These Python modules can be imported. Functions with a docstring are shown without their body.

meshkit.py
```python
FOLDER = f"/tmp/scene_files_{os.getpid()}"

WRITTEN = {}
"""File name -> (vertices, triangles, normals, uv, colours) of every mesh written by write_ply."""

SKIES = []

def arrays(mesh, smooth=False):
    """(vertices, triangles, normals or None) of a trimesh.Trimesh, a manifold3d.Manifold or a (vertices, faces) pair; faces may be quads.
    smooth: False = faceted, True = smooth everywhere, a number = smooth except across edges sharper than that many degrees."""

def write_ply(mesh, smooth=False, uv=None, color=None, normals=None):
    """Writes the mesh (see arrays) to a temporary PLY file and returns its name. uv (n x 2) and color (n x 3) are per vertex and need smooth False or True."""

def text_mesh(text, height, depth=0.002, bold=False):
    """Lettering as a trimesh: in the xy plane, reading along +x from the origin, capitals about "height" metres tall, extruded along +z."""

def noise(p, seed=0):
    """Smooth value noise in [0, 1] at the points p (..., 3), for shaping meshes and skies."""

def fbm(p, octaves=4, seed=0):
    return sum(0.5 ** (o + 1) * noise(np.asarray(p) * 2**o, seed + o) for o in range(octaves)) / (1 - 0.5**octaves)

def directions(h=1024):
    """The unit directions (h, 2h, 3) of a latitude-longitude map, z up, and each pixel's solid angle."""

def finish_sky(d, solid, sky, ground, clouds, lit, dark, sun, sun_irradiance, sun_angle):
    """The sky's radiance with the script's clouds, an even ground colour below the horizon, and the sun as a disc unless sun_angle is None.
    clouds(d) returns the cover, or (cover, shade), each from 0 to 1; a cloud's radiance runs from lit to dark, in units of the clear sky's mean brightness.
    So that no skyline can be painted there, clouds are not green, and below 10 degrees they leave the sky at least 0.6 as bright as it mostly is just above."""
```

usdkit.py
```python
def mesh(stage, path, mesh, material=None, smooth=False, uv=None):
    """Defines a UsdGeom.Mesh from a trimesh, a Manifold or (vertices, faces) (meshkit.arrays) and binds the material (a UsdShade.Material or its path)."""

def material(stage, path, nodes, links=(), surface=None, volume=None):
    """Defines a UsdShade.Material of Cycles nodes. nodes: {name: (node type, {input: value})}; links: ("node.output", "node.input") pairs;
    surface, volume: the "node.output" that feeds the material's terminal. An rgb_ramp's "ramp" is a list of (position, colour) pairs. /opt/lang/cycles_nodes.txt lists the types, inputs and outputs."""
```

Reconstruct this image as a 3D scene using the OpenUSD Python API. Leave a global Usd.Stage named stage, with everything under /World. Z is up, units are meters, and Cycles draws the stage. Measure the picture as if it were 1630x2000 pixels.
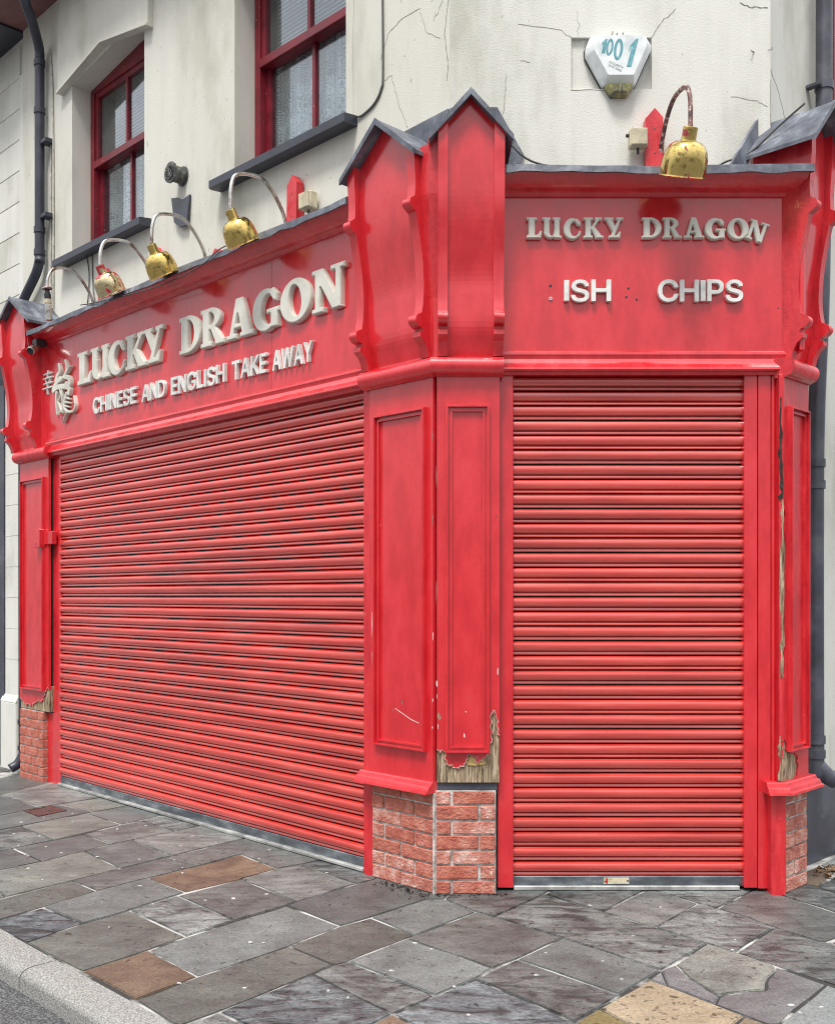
import math, random
import numpy as np
import trimesh, usdkit, meshkit
from shapely.geometry import Polygon, Point, LineString, box as sbox
from shapely.ops import unary_union
from shapely import affinity
from pxr import Usd, UsdGeom, UsdLux, UsdShade, Gf, Sdf

stage = Usd.Stage.CreateInMemory()
UsdGeom.SetStageUpAxis(stage, UsdGeom.Tokens.z)
UsdGeom.SetStageMetersPerUnit(stage, 1.0)
UsdGeom.Xform.Define(stage, '/World')
UsdGeom.Scope.Define(stage, '/World/Looks')
random.seed(7)
RNG = np.random.default_rng(7)

# ---------------------------------------------------------------- camera, sky, sun, exposure
cam = UsdGeom.Camera.Define(stage, '/World/camera')
cam.CreateHorizontalApertureAttr(36.0)
cam.CreateVerticalApertureAttr(36.0 * 1024 / 834)
cam.CreateFocalLengthAttr(36.0 * 2000 / 1630)
cam.CreateVerticalApertureOffsetAttr(36.0 * 165 / 1630)
cam.CreateClippingRangeAttr(Gf.Vec2f(0.05, 500))
cam.AddTranslateOp().Set((0, 0, 1.5))
cam.AddRotateXOp().Set(90)
cam.CreateExposureAttr(1.38)

SUN = np.array([-0.16, -0.42, 0.90]); SUN = SUN / np.linalg.norm(SUN)
sun = UsdLux.DistantLight.Define(stage, '/World/sun')
sun.CreateNormalizeAttr(True); sun.CreateIntensityAttr(0.4); sun.CreateAngleAttr(15.0)
sun.CreateColorAttr(Gf.Vec3f(1.0, 0.97, 0.93))
_el = math.asin(SUN[2]); _az = math.atan2(SUN[0], SUN[1])
# the light shines along its own -z: tilt by (90deg - elevation) about x, then turn about z
sun.AddRotateZOp().Set(-math.degrees(_az) + 180.0)
sun.AddRotateXOp().Set(90 - math.degrees(_el))

SKYMAT = usdkit.material(stage, '/World/Looks/overcast_sky', {
    'tc': ('texture_coordinate', {}),
    'mp': ('mapping', {'scale': (1.0, 1.0, 2.2)}),
    'no': ('noise_texture', {'scale': 2.6, 'detail': 5.0, 'roughness': 0.55}),
    'rp': ('rgb_ramp', {'ramp': [(0.30, (9.0, 9.4, 10.2)), (0.70, (15.5, 15.4, 15.2))]}),
    'sk': ('sky_texture', {'sky_type': 'single_scattering', 'sun_disc': False, 'sun_elevation': _el, 'sun_rotation': _az}),
    'sx': ('separate_xyz', {}), 'ze': ('map_range', {'from_min': 0.0, 'from_max': 1.0, 'to_min': 0.20, 'to_max': 1.55}), 'cz': ('combine_xyz', {}), 'mu': ('mix_color', {'blend_type': 'multiply', 'fac': 1.0, 'use_clamp': False, 'use_clamp_result': False}),
    'mx': ('mix_color', {'fac': 0.88, 'use_clamp': False}),
    'bg': ('background_shader', {'strength': 0.052}),
}, [('tc.generated', 'mp.vector'), ('mp.vector', 'no.vector'), ('no.fac', 'rp.fac'), ('sk.color', 'mx.a'), ('tc.generated', 'sx.vector'), ('sx.z', 'ze.value'), ('ze.result', 'cz.x'), ('ze.result', 'cz.y'), ('ze.result', 'cz.z'), ('rp.color', 'mu.a'), ('cz.vector', 'mu.b'), ('mu.result', 'mx.b'), ('mx.result', 'bg.color')], surface='bg.background')
dome = UsdLux.DomeLight.Define(stage, '/World/sky')
dome.CreateIntensityAttr(1.0)
UsdShade.MaterialBindingAPI.Apply(dome.GetPrim()).Bind(SKYMAT)
dome.GetPrim().SetCustomDataByKey('kind', 'structure')

# ---------------------------------------------------------------- materials
def M(name, nodes, links, surface='p.BSDF'):
    return usdkit.material(stage, '/World/Looks/' + name, nodes, links, surface=surface)

def weathered(name, c, dark=None, light=None, rough=0.5, rvar=0.1, scale=6.0, bump=0.15, bscale=60.0, bdist=0.004, metallic=0.0, coat=0.0, spec=0.5, streak=(1, 1, 1), lo=0.38, hi=0.66, runs=0.0, flecks=None, fleck_at=0.74, fleck_scale=55.0):
    """a colour that wanders between dark, c and light with large soft noise, with fine bump and optional small flecks"""
    c = np.array(c, float)
    dark = tuple(c * 0.72) if dark is None else dark
    light = tuple(np.minimum(c * 1.18, 0.9)) if light is None else light
    n = {'tc': ('texture_coordinate', {}), 'mp': ('mapping', {'scale': streak}), 'oi': ('object_info', {}),
         'ad': ('vector_math', {'math_type': 'add'}), 'cx': ('combine_xyz', {}), 'ml': ('math', {'math_type': 'multiply', 'value2': 37.0}),
         'n1': ('noise_texture', {'scale': scale, 'detail': 6.0, 'roughness': 0.62}),
         'rp': ('rgb_ramp', {'ramp': [(lo, dark), (0.5 * (lo + hi), tuple(c)), (hi, light)]}),
         'n2': ('noise_texture', {'scale': bscale, 'detail': 4.0, 'roughness': 0.6}),
         'bp': ('bump', {'strength': bump, 'distance': bdist}),
         'mr': ('map_range', {'from_min': 0.3, 'from_max': 0.7, 'to_min': rough - rvar, 'to_max': rough + rvar}),
         'p': ('principled_bsdf', {'metallic': metallic, 'coat_weight': coat, 'coat_roughness': 0.12, 'specular_ior_level': spec})}
    l = [('oi.random', 'ml.value1'), ('ml.value', 'cx.x'), ('ml.value', 'cx.y'), ('tc.object', 'mp.vector'), ('mp.vector', 'ad.vector1'), ('cx.vector', 'ad.vector2'),
         ('ad.vector', 'n1.vector'), ('n1.fac', 'rp.fac'), ('tc.object', 'n2.vector'), ('n2.fac', 'bp.height'), ('bp.normal', 'p.normal'), ('n1.fac', 'mr.value'), ('mr.result', 'p.roughness')]
    if flecks is not None:
        n['n3'] = ('noise_texture', {'scale': fleck_scale, 'detail': 2.0, 'roughness': 0.5})
        n['r3'] = ('map_range', {'from_min': fleck_at, 'from_max': fleck_at + 0.02})
        n['mx'] = ('mix_color', {'b': flecks})
        l += [('ad.vector', 'n3.vector'), ('n3.fac', 'r3.value'), ('r3.result', 'mx.fac'), ('rp.color', 'mx.a')]
        if runs:
            n.update({'mr2': ('mapping', {'scale': (11.0, 11.0, 0.7)}), 'n6': ('noise_texture', {'scale': 1.0, 'detail': 5.0, 'roughness': 0.6}), 'r6': ('map_range', {'from_min': 0.34, 'from_max': 0.50, 'to_min': 1.0 - runs, 'to_max': 1.0, 'clamp': True}), 'h6': ('hsv', {})})
            l += [('tc.object', 'mr2.vector'), ('mr2.vector', 'n6.vector'), ('n6.fac', 'r6.value'), ('r6.result', 'h6.value'), ('mx.result', 'h6.color'), ('h6.color', 'p.base_color')]
        else:
            l += [('mx.result', 'p.base_color')]
    else:
        l += [('rp.color', 'p.base_color')]
    return M(name, n, l)

MT = {}
MT['wall'] = weathered('cream_render', (0.585, 0.57, 0.50), (0.43, 0.42, 0.35), (0.63, 0.615, 0.55), rough=0.85, rvar=0.05, scale=1.5, bump=0.7, bscale=150.0, bdist=0.004, streak=(1, 1, 0.4), lo=0.33, hi=0.62, flecks=(0.30, 0.29, 0.24), fleck_at=0.735, fleck_scale=48.0, runs=0.05)
MT['wall_b'] = weathered('pale_render', (0.61, 0.60, 0.545), (0.45, 0.44, 0.375), (0.66, 0.65, 0.60), rough=0.85, rvar=0.05, scale=1.7, bump=0.7, bscale=140.0, bdist=0.004, streak=(1, 1, 0.4), lo=0.33, hi=0.62, flecks=(0.34, 0.33, 0.28), fleck_at=0.75, fleck_scale=60.0, runs=0.05)
MT['red'] = weathered('red_gloss_paint', (0.58, 0.017, 0.025), (0.50, 0.012, 0.019), (0.61, 0.024, 0.033), rough=0.26, rvar=0.10, scale=7.0, bump=0.16, bscale=30.0, bdist=0.005, coat=0.8, streak=(1.3, 1.3, 0.5), flecks=(0.42, 0.10, 0.08), fleck_at=0.77, fleck_scale=70.0)
MT['red_old'] = weathered('red_worn_paint', (0.56, 0.018, 0.026), (0.44, 0.012, 0.02), (0.60, 0.035, 0.04), rough=0.38, rvar=0.1, scale=11.0, bump=0.35, bscale=34.0, bdist=0.007, coat=0.3, streak=(1.5, 1.5, 0.35), flecks=(0.5, 0.32, 0.25), fleck_at=0.75, fleck_scale=60.0)
MT['slat'] = M('red_shutter_paint', {
    'tc': ('texture_coordinate', {}), 'oi': ('object_info', {}), 'ml': ('math', {'math_type': 'multiply', 'value2': 31.0}), 'cx': ('combine_xyz', {}), 'ad': ('vector_math', {'math_type': 'add'}),
    'ms': ('mapping', {'scale': (0.6, 4.0, 9.0)}), 'n1': ('noise_texture', {'scale': 3.0, 'detail': 6.0, 'roughness': 0.65}), 'rp': ('rgb_ramp', {'ramp': [(0.34, (0.47, 0.026, 0.020)), (0.5, (0.58, 0.042, 0.030)), (0.66, (0.62, 0.075, 0.058))]}),
    'mg': ('mapping', {'rotation': (0, 0.30, 0), 'scale': (0.45, 1.0, 5.0)}), 'n2': ('noise_texture', {'scale': 1.15, 'detail': 4.0, 'roughness': 0.6, 'distortion': 0.8}), 'gr': ('map_range', {'from_min': 0.30, 'from_max': 0.54, 'to_min': 0.68, 'to_max': 1.0, 'clamp': True}),  # dark diagonal bands in the colour: grime plus painted reflections of the street
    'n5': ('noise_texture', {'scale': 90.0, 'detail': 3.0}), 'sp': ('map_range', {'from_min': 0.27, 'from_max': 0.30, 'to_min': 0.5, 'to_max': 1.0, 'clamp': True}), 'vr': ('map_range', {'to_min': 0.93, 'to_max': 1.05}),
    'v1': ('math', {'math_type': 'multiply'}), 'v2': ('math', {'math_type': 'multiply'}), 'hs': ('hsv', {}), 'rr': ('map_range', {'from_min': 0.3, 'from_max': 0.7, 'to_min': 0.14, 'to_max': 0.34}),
    'n3': ('noise_texture', {'scale': 9.0, 'detail': 3.0}), 'bp': ('bump', {'strength': 0.20, 'distance': 0.010}), 'p': ('principled_bsdf', {'coat_weight': 1.0, 'coat_roughness': 0.09, 'specular_ior_level': 0.8})},
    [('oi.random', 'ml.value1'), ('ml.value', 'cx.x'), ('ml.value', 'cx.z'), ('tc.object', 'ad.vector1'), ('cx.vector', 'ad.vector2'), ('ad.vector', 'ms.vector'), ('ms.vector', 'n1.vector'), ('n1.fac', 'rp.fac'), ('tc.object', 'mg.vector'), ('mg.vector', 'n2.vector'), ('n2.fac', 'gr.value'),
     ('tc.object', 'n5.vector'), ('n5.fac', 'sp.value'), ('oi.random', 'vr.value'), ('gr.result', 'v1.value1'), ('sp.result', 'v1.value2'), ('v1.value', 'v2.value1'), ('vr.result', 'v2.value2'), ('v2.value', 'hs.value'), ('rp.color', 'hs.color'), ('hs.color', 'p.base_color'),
     ('n2.fac', 'rr.value'), ('rr.result', 'p.roughness'), ('ad.vector', 'n3.vector'), ('n3.fac', 'bp.height'), ('bp.normal', 'p.normal')])
MT['lead'] = weathered('lead_sheet', (0.105, 0.115, 0.14), (0.055, 0.062, 0.08), (0.24, 0.26, 0.30), rough=0.48, rvar=0.1, scale=9.0, bump=0.4, bscale=22.0, bdist=0.01, streak=(1, 1, 0.6), lo=0.36, hi=0.70)
MT['dark'] = weathered('dark_blue_black_paint', (0.034, 0.036, 0.052), rough=0.42, rvar=0.08, scale=8, bump=0.25, bscale=50)
MT['pipe'] = weathered('grey_pipe_paint', (0.055, 0.057, 0.075), (0.04, 0.042, 0.055), (0.09, 0.09, 0.11), rough=0.4, rvar=0.08, scale=5, bump=0.1, bscale=60, flecks=(0.25, 0.25, 0.25), fleck_at=0.75, fleck_scale=25)
MT['winred'] = weathered('dark_red_window_paint', (0.175, 0.008, 0.018), rough=0.38, rvar=0.08, scale=8, bump=0.2, bscale=60, flecks=(0.5, 0.4, 0.38), fleck_at=0.73, fleck_scale=40)
MT['brick'] = weathered('red_brick', (0.47, 0.145, 0.10), (0.35, 0.09, 0.06), (0.56, 0.27, 0.21), rough=0.9, rvar=0.05, scale=14.0, bump=1.0, bscale=62.0, bdist=0.014, lo=0.36, hi=0.72, flecks=(0.10, 0.04, 0.03), fleck_at=0.70, fleck_scale=90.0)
MT['brick2'] = weathered('red_brick_bloomed', (0.50, 0.19, 0.14), (0.38, 0.11, 0.08), (0.64, 0.41, 0.35), rough=0.9, rvar=0.05, scale=12.0, bump=1.0, bscale=62.0, bdist=0.014, lo=0.34, hi=0.66, flecks=(0.62, 0.48, 0.43), fleck_at=0.68, fleck_scale=40.0)
MT['mortar'] = weathered('lime_mortar', (0.52, 0.51, 0.48), (0.26, 0.25, 0.23), (0.66, 0.65, 0.63), rough=0.95, rvar=0.03, scale=16, bump=0.8, bscale=120)
MT['wood'] = M('rotten_wood', {
    'tc': ('texture_coordinate', {}), 'mp': ('mapping', {'scale': (90, 90, 7)}), 'n1': ('noise_texture', {'scale': 1.0, 'detail': 6, 'roughness': 0.7, 'distortion': 0.6}),
    'rp': ('rgb_ramp', {'ramp': [(0.36, (0.035, 0.022, 0.013)), (0.45, (0.19, 0.13, 0.075)), (0.56, (0.40, 0.31, 0.20)), (0.68, (0.62, 0.54, 0.42))]}),
    'bp': ('bump', {'strength': 1.0, 'distance': 0.006}), 'p': ('principled_bsdf', {'roughness': 0.85})},
    [('tc.object', 'mp.vector'), ('mp.vector', 'n1.vector'), ('n1.fac', 'rp.fac'), ('rp.color', 'p.base_color'), ('n1.fac', 'bp.height'), ('bp.normal', 'p.normal')])
MT['undercoat'] = weathered('old_pink_undercoat', (0.55, 0.33, 0.28), (0.40, 0.12, 0.10), (0.66, 0.56, 0.48), rough=0.7, scale=40, bump=0.3)
MT['filler'] = weathered('yellow_filler', (0.52, 0.36, 0.13), rough=0.8, scale=20, bump=0.5)
MT['letter'] = weathered('stone_grey_letter_plastic', (0.60, 0.585, 0.515), (0.54, 0.525, 0.46), (0.64, 0.625, 0.56), rough=0.5, rvar=0.05, scale=8, bump=0.06, bscale=40)
MT['white_letter'] = weathered('white_letter_plastic', (0.66, 0.655, 0.62), (0.52, 0.51, 0.47), (0.72, 0.715, 0.69), rough=0.42, rvar=0.05, scale=14, bump=0.06, bscale=40)
MT['galv'] = weathered('galvanised_steel', (0.15, 0.165, 0.18), (0.09, 0.10, 0.115), (0.28, 0.30, 0.32), rough=0.5, rvar=0.12, scale=9, bump=0.2, bscale=60, metallic=0.5, streak=(0.6, 1, 1.5))
MT['lip'] = weathered('worn_steel_lip', (0.38, 0.38, 0.36), (0.22, 0.22, 0.21), (0.48, 0.48, 0.46), rough=0.5, rvar=0.1, scale=7, bump=0.2, bscale=60, metallic=0.3)
def brass(name, col, peel, at, rough=0.07):
    return M(name, {
        'tc': ('texture_coordinate', {}), 'n1': ('noise_texture', {'scale': 26.0, 'detail': 5, 'roughness': 0.65}), 'rp': ('rgb_ramp', {'ramp': [(0.34, tuple(np.array(col) * 0.35)), (0.46, col), (0.7, col)]}),
        'n2': ('noise_texture', {'scale': 9.0, 'detail': 4, 'roughness': 0.6, 'distortion': 0.4}), 'r2': ('map_range', {'from_min': at, 'from_max': at + 0.012}),
        'mx': ('mix_color', {'b': peel}), 'iv': ('math', {'math_type': 'subtract', 'value1': 1.0}), 'mr': ('map_range', {'from_min': 0.35, 'from_max': 0.6, 'to_min': 0.26, 'to_max': rough}),
        'n3': ('noise_texture', {'scale': 14.0, 'detail': 2}), 'bp': ('bump', {'strength': 0.08, 'distance': 0.006}),
        'p': ('principled_bsdf', {})},
        [('tc.object', 'n1.vector'), ('n1.fac', 'rp.fac'), ('tc.object', 'n2.vector'), ('n2.fac', 'r2.value'), ('r2.result', 'mx.fac'), ('rp.color', 'mx.a'), ('mx.result', 'p.base_color'),
         ('r2.result', 'iv.value2'), ('iv.value', 'p.metallic'), ('n1.fac', 'mr.value'), ('mr.result', 'p.roughness'), ('tc.object', 'n3.vector'), ('n3.fac', 'bp.height'), ('bp.normal', 'p.normal')])
MT['brass'] = brass('tarnished_brass', (0.72, 0.52, 0.17), (0.26, 0.05, 0.04), 0.68)
MT['brass_red'] = brass('peeling_brass', (0.70, 0.52, 0.18), (0.30, 0.045, 0.045), 0.585)
MT['brass_pale'] = brass('pale_brass', (0.72, 0.60, 0.36), (0.36, 0.03, 0.035), 0.525)  # paler brass base colour with red patches
MT['chrome'] = weathered('worn_chrome_tube', (0.55, 0.53, 0.49), (0.22, 0.15, 0.11), (0.66, 0.65, 0.62), rough=0.24, rvar=0.06, scale=9, bump=0.1, metallic=1.0, lo=0.36, hi=0.6)
MT['rusty'] = weathered('flaking_red_tube', (0.20, 0.07, 0.06), (0.06, 0.035, 0.03), (0.62, 0.58, 0.56), rough=0.5, scale=40, bump=0.4, lo=0.4, hi=0.64)
MT['black'] = weathered('black_plastic', (0.018, 0.018, 0.02), rough=0.4, scale=20, bump=0.1)
MT['crack'] = weathered('crack_dirt', (0.19, 0.18, 0.155), rough=0.95, scale=30, bump=0.2)  # dull brown-grey for the wall cracks and dark paint chips
MT['cable'] = weathered('dull_cable', (0.07, 0.068, 0.065), rough=0.6, scale=20, bump=0.1)
MT['cable_pale'] = weathered('painted_cable', (0.42, 0.40, 0.35), rough=0.6, scale=20, bump=0.1)
MT['cream_plastic'] = weathered('aged_cream_plastic', (0.52, 0.46, 0.32), rough=0.5, scale=12, bump=0.1)
MT['alarm'] = weathered('white_alarm_plastic', (0.66, 0.69, 0.69), (0.52, 0.56, 0.56), (0.74, 0.76, 0.76), rough=0.32, rvar=0.06, scale=10, bump=0.08, bscale=40)
MT['alarm_side'] = weathered('grey_alarm_plastic', (0.42, 0.46, 0.45), rough=0.4, scale=10, bump=0.08)
MT['strobe'] = weathered('olive_strobe_lens', (0.16, 0.15, 0.045), (0.03, 0.03, 0.015), (0.30, 0.29, 0.10), rough=0.2, rvar=0.05, scale=24, bump=0.1, coat=0.5)
MT['teal'] = weathered('faded_teal_print', (0.10, 0.30, 0.34), (0.07, 0.24, 0.28), (0.25, 0.45, 0.48), rough=0.5, scale=30, bump=0.02, lo=0.4, hi=0.7)
MT['grey_print'] = weathered('faded_grey_print', (0.22, 0.25, 0.26), (0.15, 0.17, 0.18), (0.5, 0.53, 0.53), rough=0.5, scale=60, bump=0.02)
MT['rust'] = weathered('brown_iron', (0.085, 0.034, 0.03), (0.06, 0.026, 0.022), (0.12, 0.06, 0.05), rough=0.6, scale=14, bump=0.4, bscale=80)
MT['vent'] = weathered('dull_grey_metal', (0.10, 0.10, 0.095), (0.04, 0.04, 0.04), (0.22, 0.22, 0.21), rough=0.5, scale=30, bump=0.3, metallic=0.4)
MT['curtain'] = M('net_curtain', {
    'tc': ('texture_coordinate', {}), 'v': ('voronoi_texture', {'scale': 15.0, 'feature': 'f1', 'randomness': 0.55}), 'sn': ('math', {'math_type': 'multiply', 'value2': 26.0}), 'si': ('math', {'math_type': 'sine'}),
    'v2': ('voronoi_texture', {'scale': 70.0, 'feature': 'distance_to_edge', 'randomness': 0.3}), 'e': ('map_range', {'from_min': 0.05, 'from_max': 0.22, 'to_min': 0.5, 'to_max': 0.0, 'clamp': True}),
    'n': ('noise_texture', {'scale': 7.0, 'detail': 3}), 'm1': ('math', {'math_type': 'multiply_add', 'value2': 0.28}), 'm2': ('math', {'math_type': 'multiply_add', 'value2': 0.9, 'value3': -0.10}), 'm3': ('math', {'math_type': 'add'}),
    'rp': ('rgb_ramp', {'ramp': [(0.15, (0.06, 0.07, 0.08)), (0.45, (0.20, 0.22, 0.235)), (0.85, (0.52, 0.55, 0.56))]}), 'p': ('principled_bsdf', {'roughness': 0.9})},
    [('tc.object', 'v.vector'), ('tc.object', 'v2.vector'), ('tc.object', 'n.vector'), ('v.distance', 'sn.value1'), ('sn.value', 'si.value1'), ('v2.distance', 'e.value'), ('n.fac', 'm2.value1'), ('si.value', 'm1.value1'), ('m2.value', 'm1.value3'), ('m1.value', 'm3.value1'), ('e.result', 'm3.value2'), ('m3.value', 'rp.fac'), ('rp.color', 'p.base_color')])
MT['blind'] = weathered('pale_blind_slats', (0.34, 0.37, 0.385), rough=0.6, scale=8, bump=0.02)
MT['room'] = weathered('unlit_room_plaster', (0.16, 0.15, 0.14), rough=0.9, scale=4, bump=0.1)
MT['glass'] = M('window_glass', {'lw': ('layer_weight', {'blend': 0.5}), 'pw': ('math', {'math_type': 'power', 'value2': 3.0}), 'ad': ('math', {'math_type': 'multiply_add', 'value2': 0.75, 'value3': 0.07}), 't': ('transparent_bsdf', {'color': (0.84, 0.88, 0.89)}), 'g': ('glossy_bsdf', {'roughness': 0.02, 'color': (0.95, 0.97, 1.0)}), 'm': ('mix_closure', {})},
    [('lw.facing', 'pw.value1'), ('pw.value', 'ad.value1'), ('ad.value', 'm.fac'), ('t.BSDF', 'm.closure1'), ('g.BSDF', 'm.closure2')], surface='m.closure')
MT['shopglass'] = weathered('dark_shop_window', (0.03, 0.035, 0.045), rough=0.08, rvar=0.02, scale=4, bump=0.0, coat=0.6)
MT['roofslate'] = weathered('slate_roof', (0.10, 0.10, 0.115), rough=0.6, scale=5, bump=0.4)
MT['eaves'] = weathered('brown_red_eaves_paint', (0.17, 0.065, 0.06), (0.12, 0.045, 0.045), (0.22, 0.10, 0.09), rough=0.5, scale=4, bump=0.1)
MT['asphalt'] = weathered('asphalt', (0.075, 0.075, 0.078), (0.03, 0.03, 0.032), (0.20, 0.20, 0.20), rough=0.9, scale=130, bump=1.0, bscale=110, bdist=0.012, lo=0.40, hi=0.62)
MT['kerb'] = weathered('concrete_kerb', (0.24, 0.235, 0.22), (0.15, 0.145, 0.135), (0.37, 0.36, 0.34), rough=0.9, scale=150, bump=1.0, bscale=120, bdist=0.006, lo=0.40, hi=0.62)
MT['gum'] = weathered('trodden_gum', (0.48, 0.465, 0.44), (0.36, 0.345, 0.325), (0.58, 0.56, 0.54), rough=0.8, scale=30, bump=0.1)
MT['leaf'] = weathered('brown_leaf_litter', (0.22, 0.13, 0.07), (0.11, 0.065, 0.035), (0.42, 0.30, 0.18), rough=0.8, scale=30, bump=0.2)
MT['bed'] = weathered('slab_joint_mortar', (0.29, 0.28, 0.26), (0.030, 0.028, 0.026), (0.43, 0.42, 0.40), rough=0.95, rvar=0.03, scale=2.2, bump=0.8, bscale=120, lo=0.46, hi=0.60)
MT['moss'] = weathered('black_grime', (0.022, 0.018, 0.014), (0.012, 0.010, 0.008), (0.05, 0.045, 0.03), rough=0.95, scale=50, bump=0.6)

def slab_mat(name, c, dark, light, riven, wave=0.0, pits=0.0, rough=0.46, scale=3.0):
    cool = (0.86, 0.96, 0.98) if name[:3] not in ('buf', 'yel', 'bro') else (1, 1, 1)
    c, dark, light = (tuple(np.array(t) * cool) for t in (c, dark, light))
    n = {'tc': ('texture_coordinate', {}), 'oi': ('object_info', {}), 'ml': ('math', {'math_type': 'multiply', 'value2': 53.0}), 'n4': ('noise_texture', {'scale': 26.0, 'detail': 3.0, 'roughness': 0.6, 'distortion': 0.7}), 'pt': ('map_range', {'from_min': 0.31, 'from_max': 0.37 + 0.06 * riven, 'to_min': 0.45 - 0.2 * riven, 'to_max': 1.0, 'clamp': True}), 'v4': ('math', {'math_type': 'multiply', 'value2': 0.86}), 'cx': ('combine_xyz', {}), 'ad': ('vector_math', {'math_type': 'add'}),
         'n1': ('noise_texture', {'scale': scale, 'detail': 7.0, 'roughness': 0.68, 'distortion': 0.5}),
         'rp': ('rgb_ramp', {'ramp': [(0.33, dark), (0.5, c), (0.68, light)]}),
         'mpr': ('mapping', {'rotation': (0, 0, 0.35), 'scale': (5.0, 13.0, 5.0)}),
         'n2': ('noise_texture', {'scale': 1.0, 'detail': 5.0, 'roughness': 0.55, 'distortion': 0.8}),
         'n3': ('noise_texture', {'scale': 75.0, 'detail': 4.0, 'roughness': 0.7}),
         'dk': ('map_range', {'from_min': 0.36, 'from_max': 0.54, 'to_min': 1.0 - 0.72 * min(riven, 1.0), 'to_max': 1.0 + 0.22 * riven, 'clamp': True}),  # relief shading put into the colour: hollows darker, crests lighter
         'gr': ('map_range', {'from_min': 0.3, 'from_max': 0.7, 'to_min': 0.66, 'to_max': 1.3}),
         'hs': ('hsv', {}), 'vv': ('math', {'math_type': 'multiply'}), 'v3': ('math', {'math_type': 'multiply'}), 'v5': ('math', {'math_type': 'multiply'}), 'vr': ('map_range', {'to_min': 0.62, 'to_max': 1.22}),
         'b1': ('bump', {'strength': min(1.0, 0.15 + riven * 0.85), 'distance': 0.006 + 0.028 * riven}), 'b2': ('bump', {'strength': 0.45, 'distance': 0.003}),
         'p': ('principled_bsdf', {'roughness': rough, 'specular_ior_level': 0.55})}
    l = [('oi.random', 'ml.value1'), ('ml.value', 'cx.x'), ('ml.value', 'cx.y'), ('tc.object', 'ad.vector1'), ('cx.vector', 'ad.vector2'), ('ad.vector', 'n1.vector'), ('n1.fac', 'rp.fac'),
         ('ad.vector', 'mpr.vector'), ('mpr.vector', 'n2.vector'), ('n2.fac', 'b1.height'), ('ad.vector', 'n3.vector'), ('n3.fac', 'b2.height'), ('b1.normal', 'b2.normal'), ('b2.normal', 'p.normal'),
         ('n2.fac', 'dk.value'), ('n3.fac', 'gr.value'), ('dk.result', 'vv.value1'), ('gr.result', 'vv.value2'), ('oi.random', 'vr.value'), ('vv.value', 'v3.value1'), ('vr.result', 'v3.value2'), ('ad.vector', 'n4.vector'), ('n4.fac', 'pt.value'), ('pt.result', 'v5.value1'), ('v4.value', 'v5.value2'), ('v3.value', 'v4.value1'), ('v5.value', 'hs.value'), ('rp.color', 'hs.color')]
    last = 'hs.color'
    if pits:
        n['vo'] = ('noise_texture', {'scale': 24.0, 'detail': 2.0, 'roughness': 0.5}); n['rv'] = ('map_range', {'from_min': 0.30, 'from_max': 0.38, 'clamp': True})
        n['mx'] = ('mix_color', {'a': (0.09, 0.075, 0.05)}); n['b3'] = ('bump', {'strength': 0.8, 'distance': 0.01})
        l += [('ad.vector', 'vo.vector'), ('vo.fac', 'rv.value'), ('rv.result', 'mx.fac'), (last, 'mx.b'), ('rv.result', 'b3.height'), ('b2.normal', 'b3.normal')]
        l = [x for x in l if x != ('b2.normal', 'p.normal')] + [('b3.normal', 'p.normal')]
        last = 'mx.result'
    l += [(last, 'p.base_color')]
    return M(name, n, l)
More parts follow.
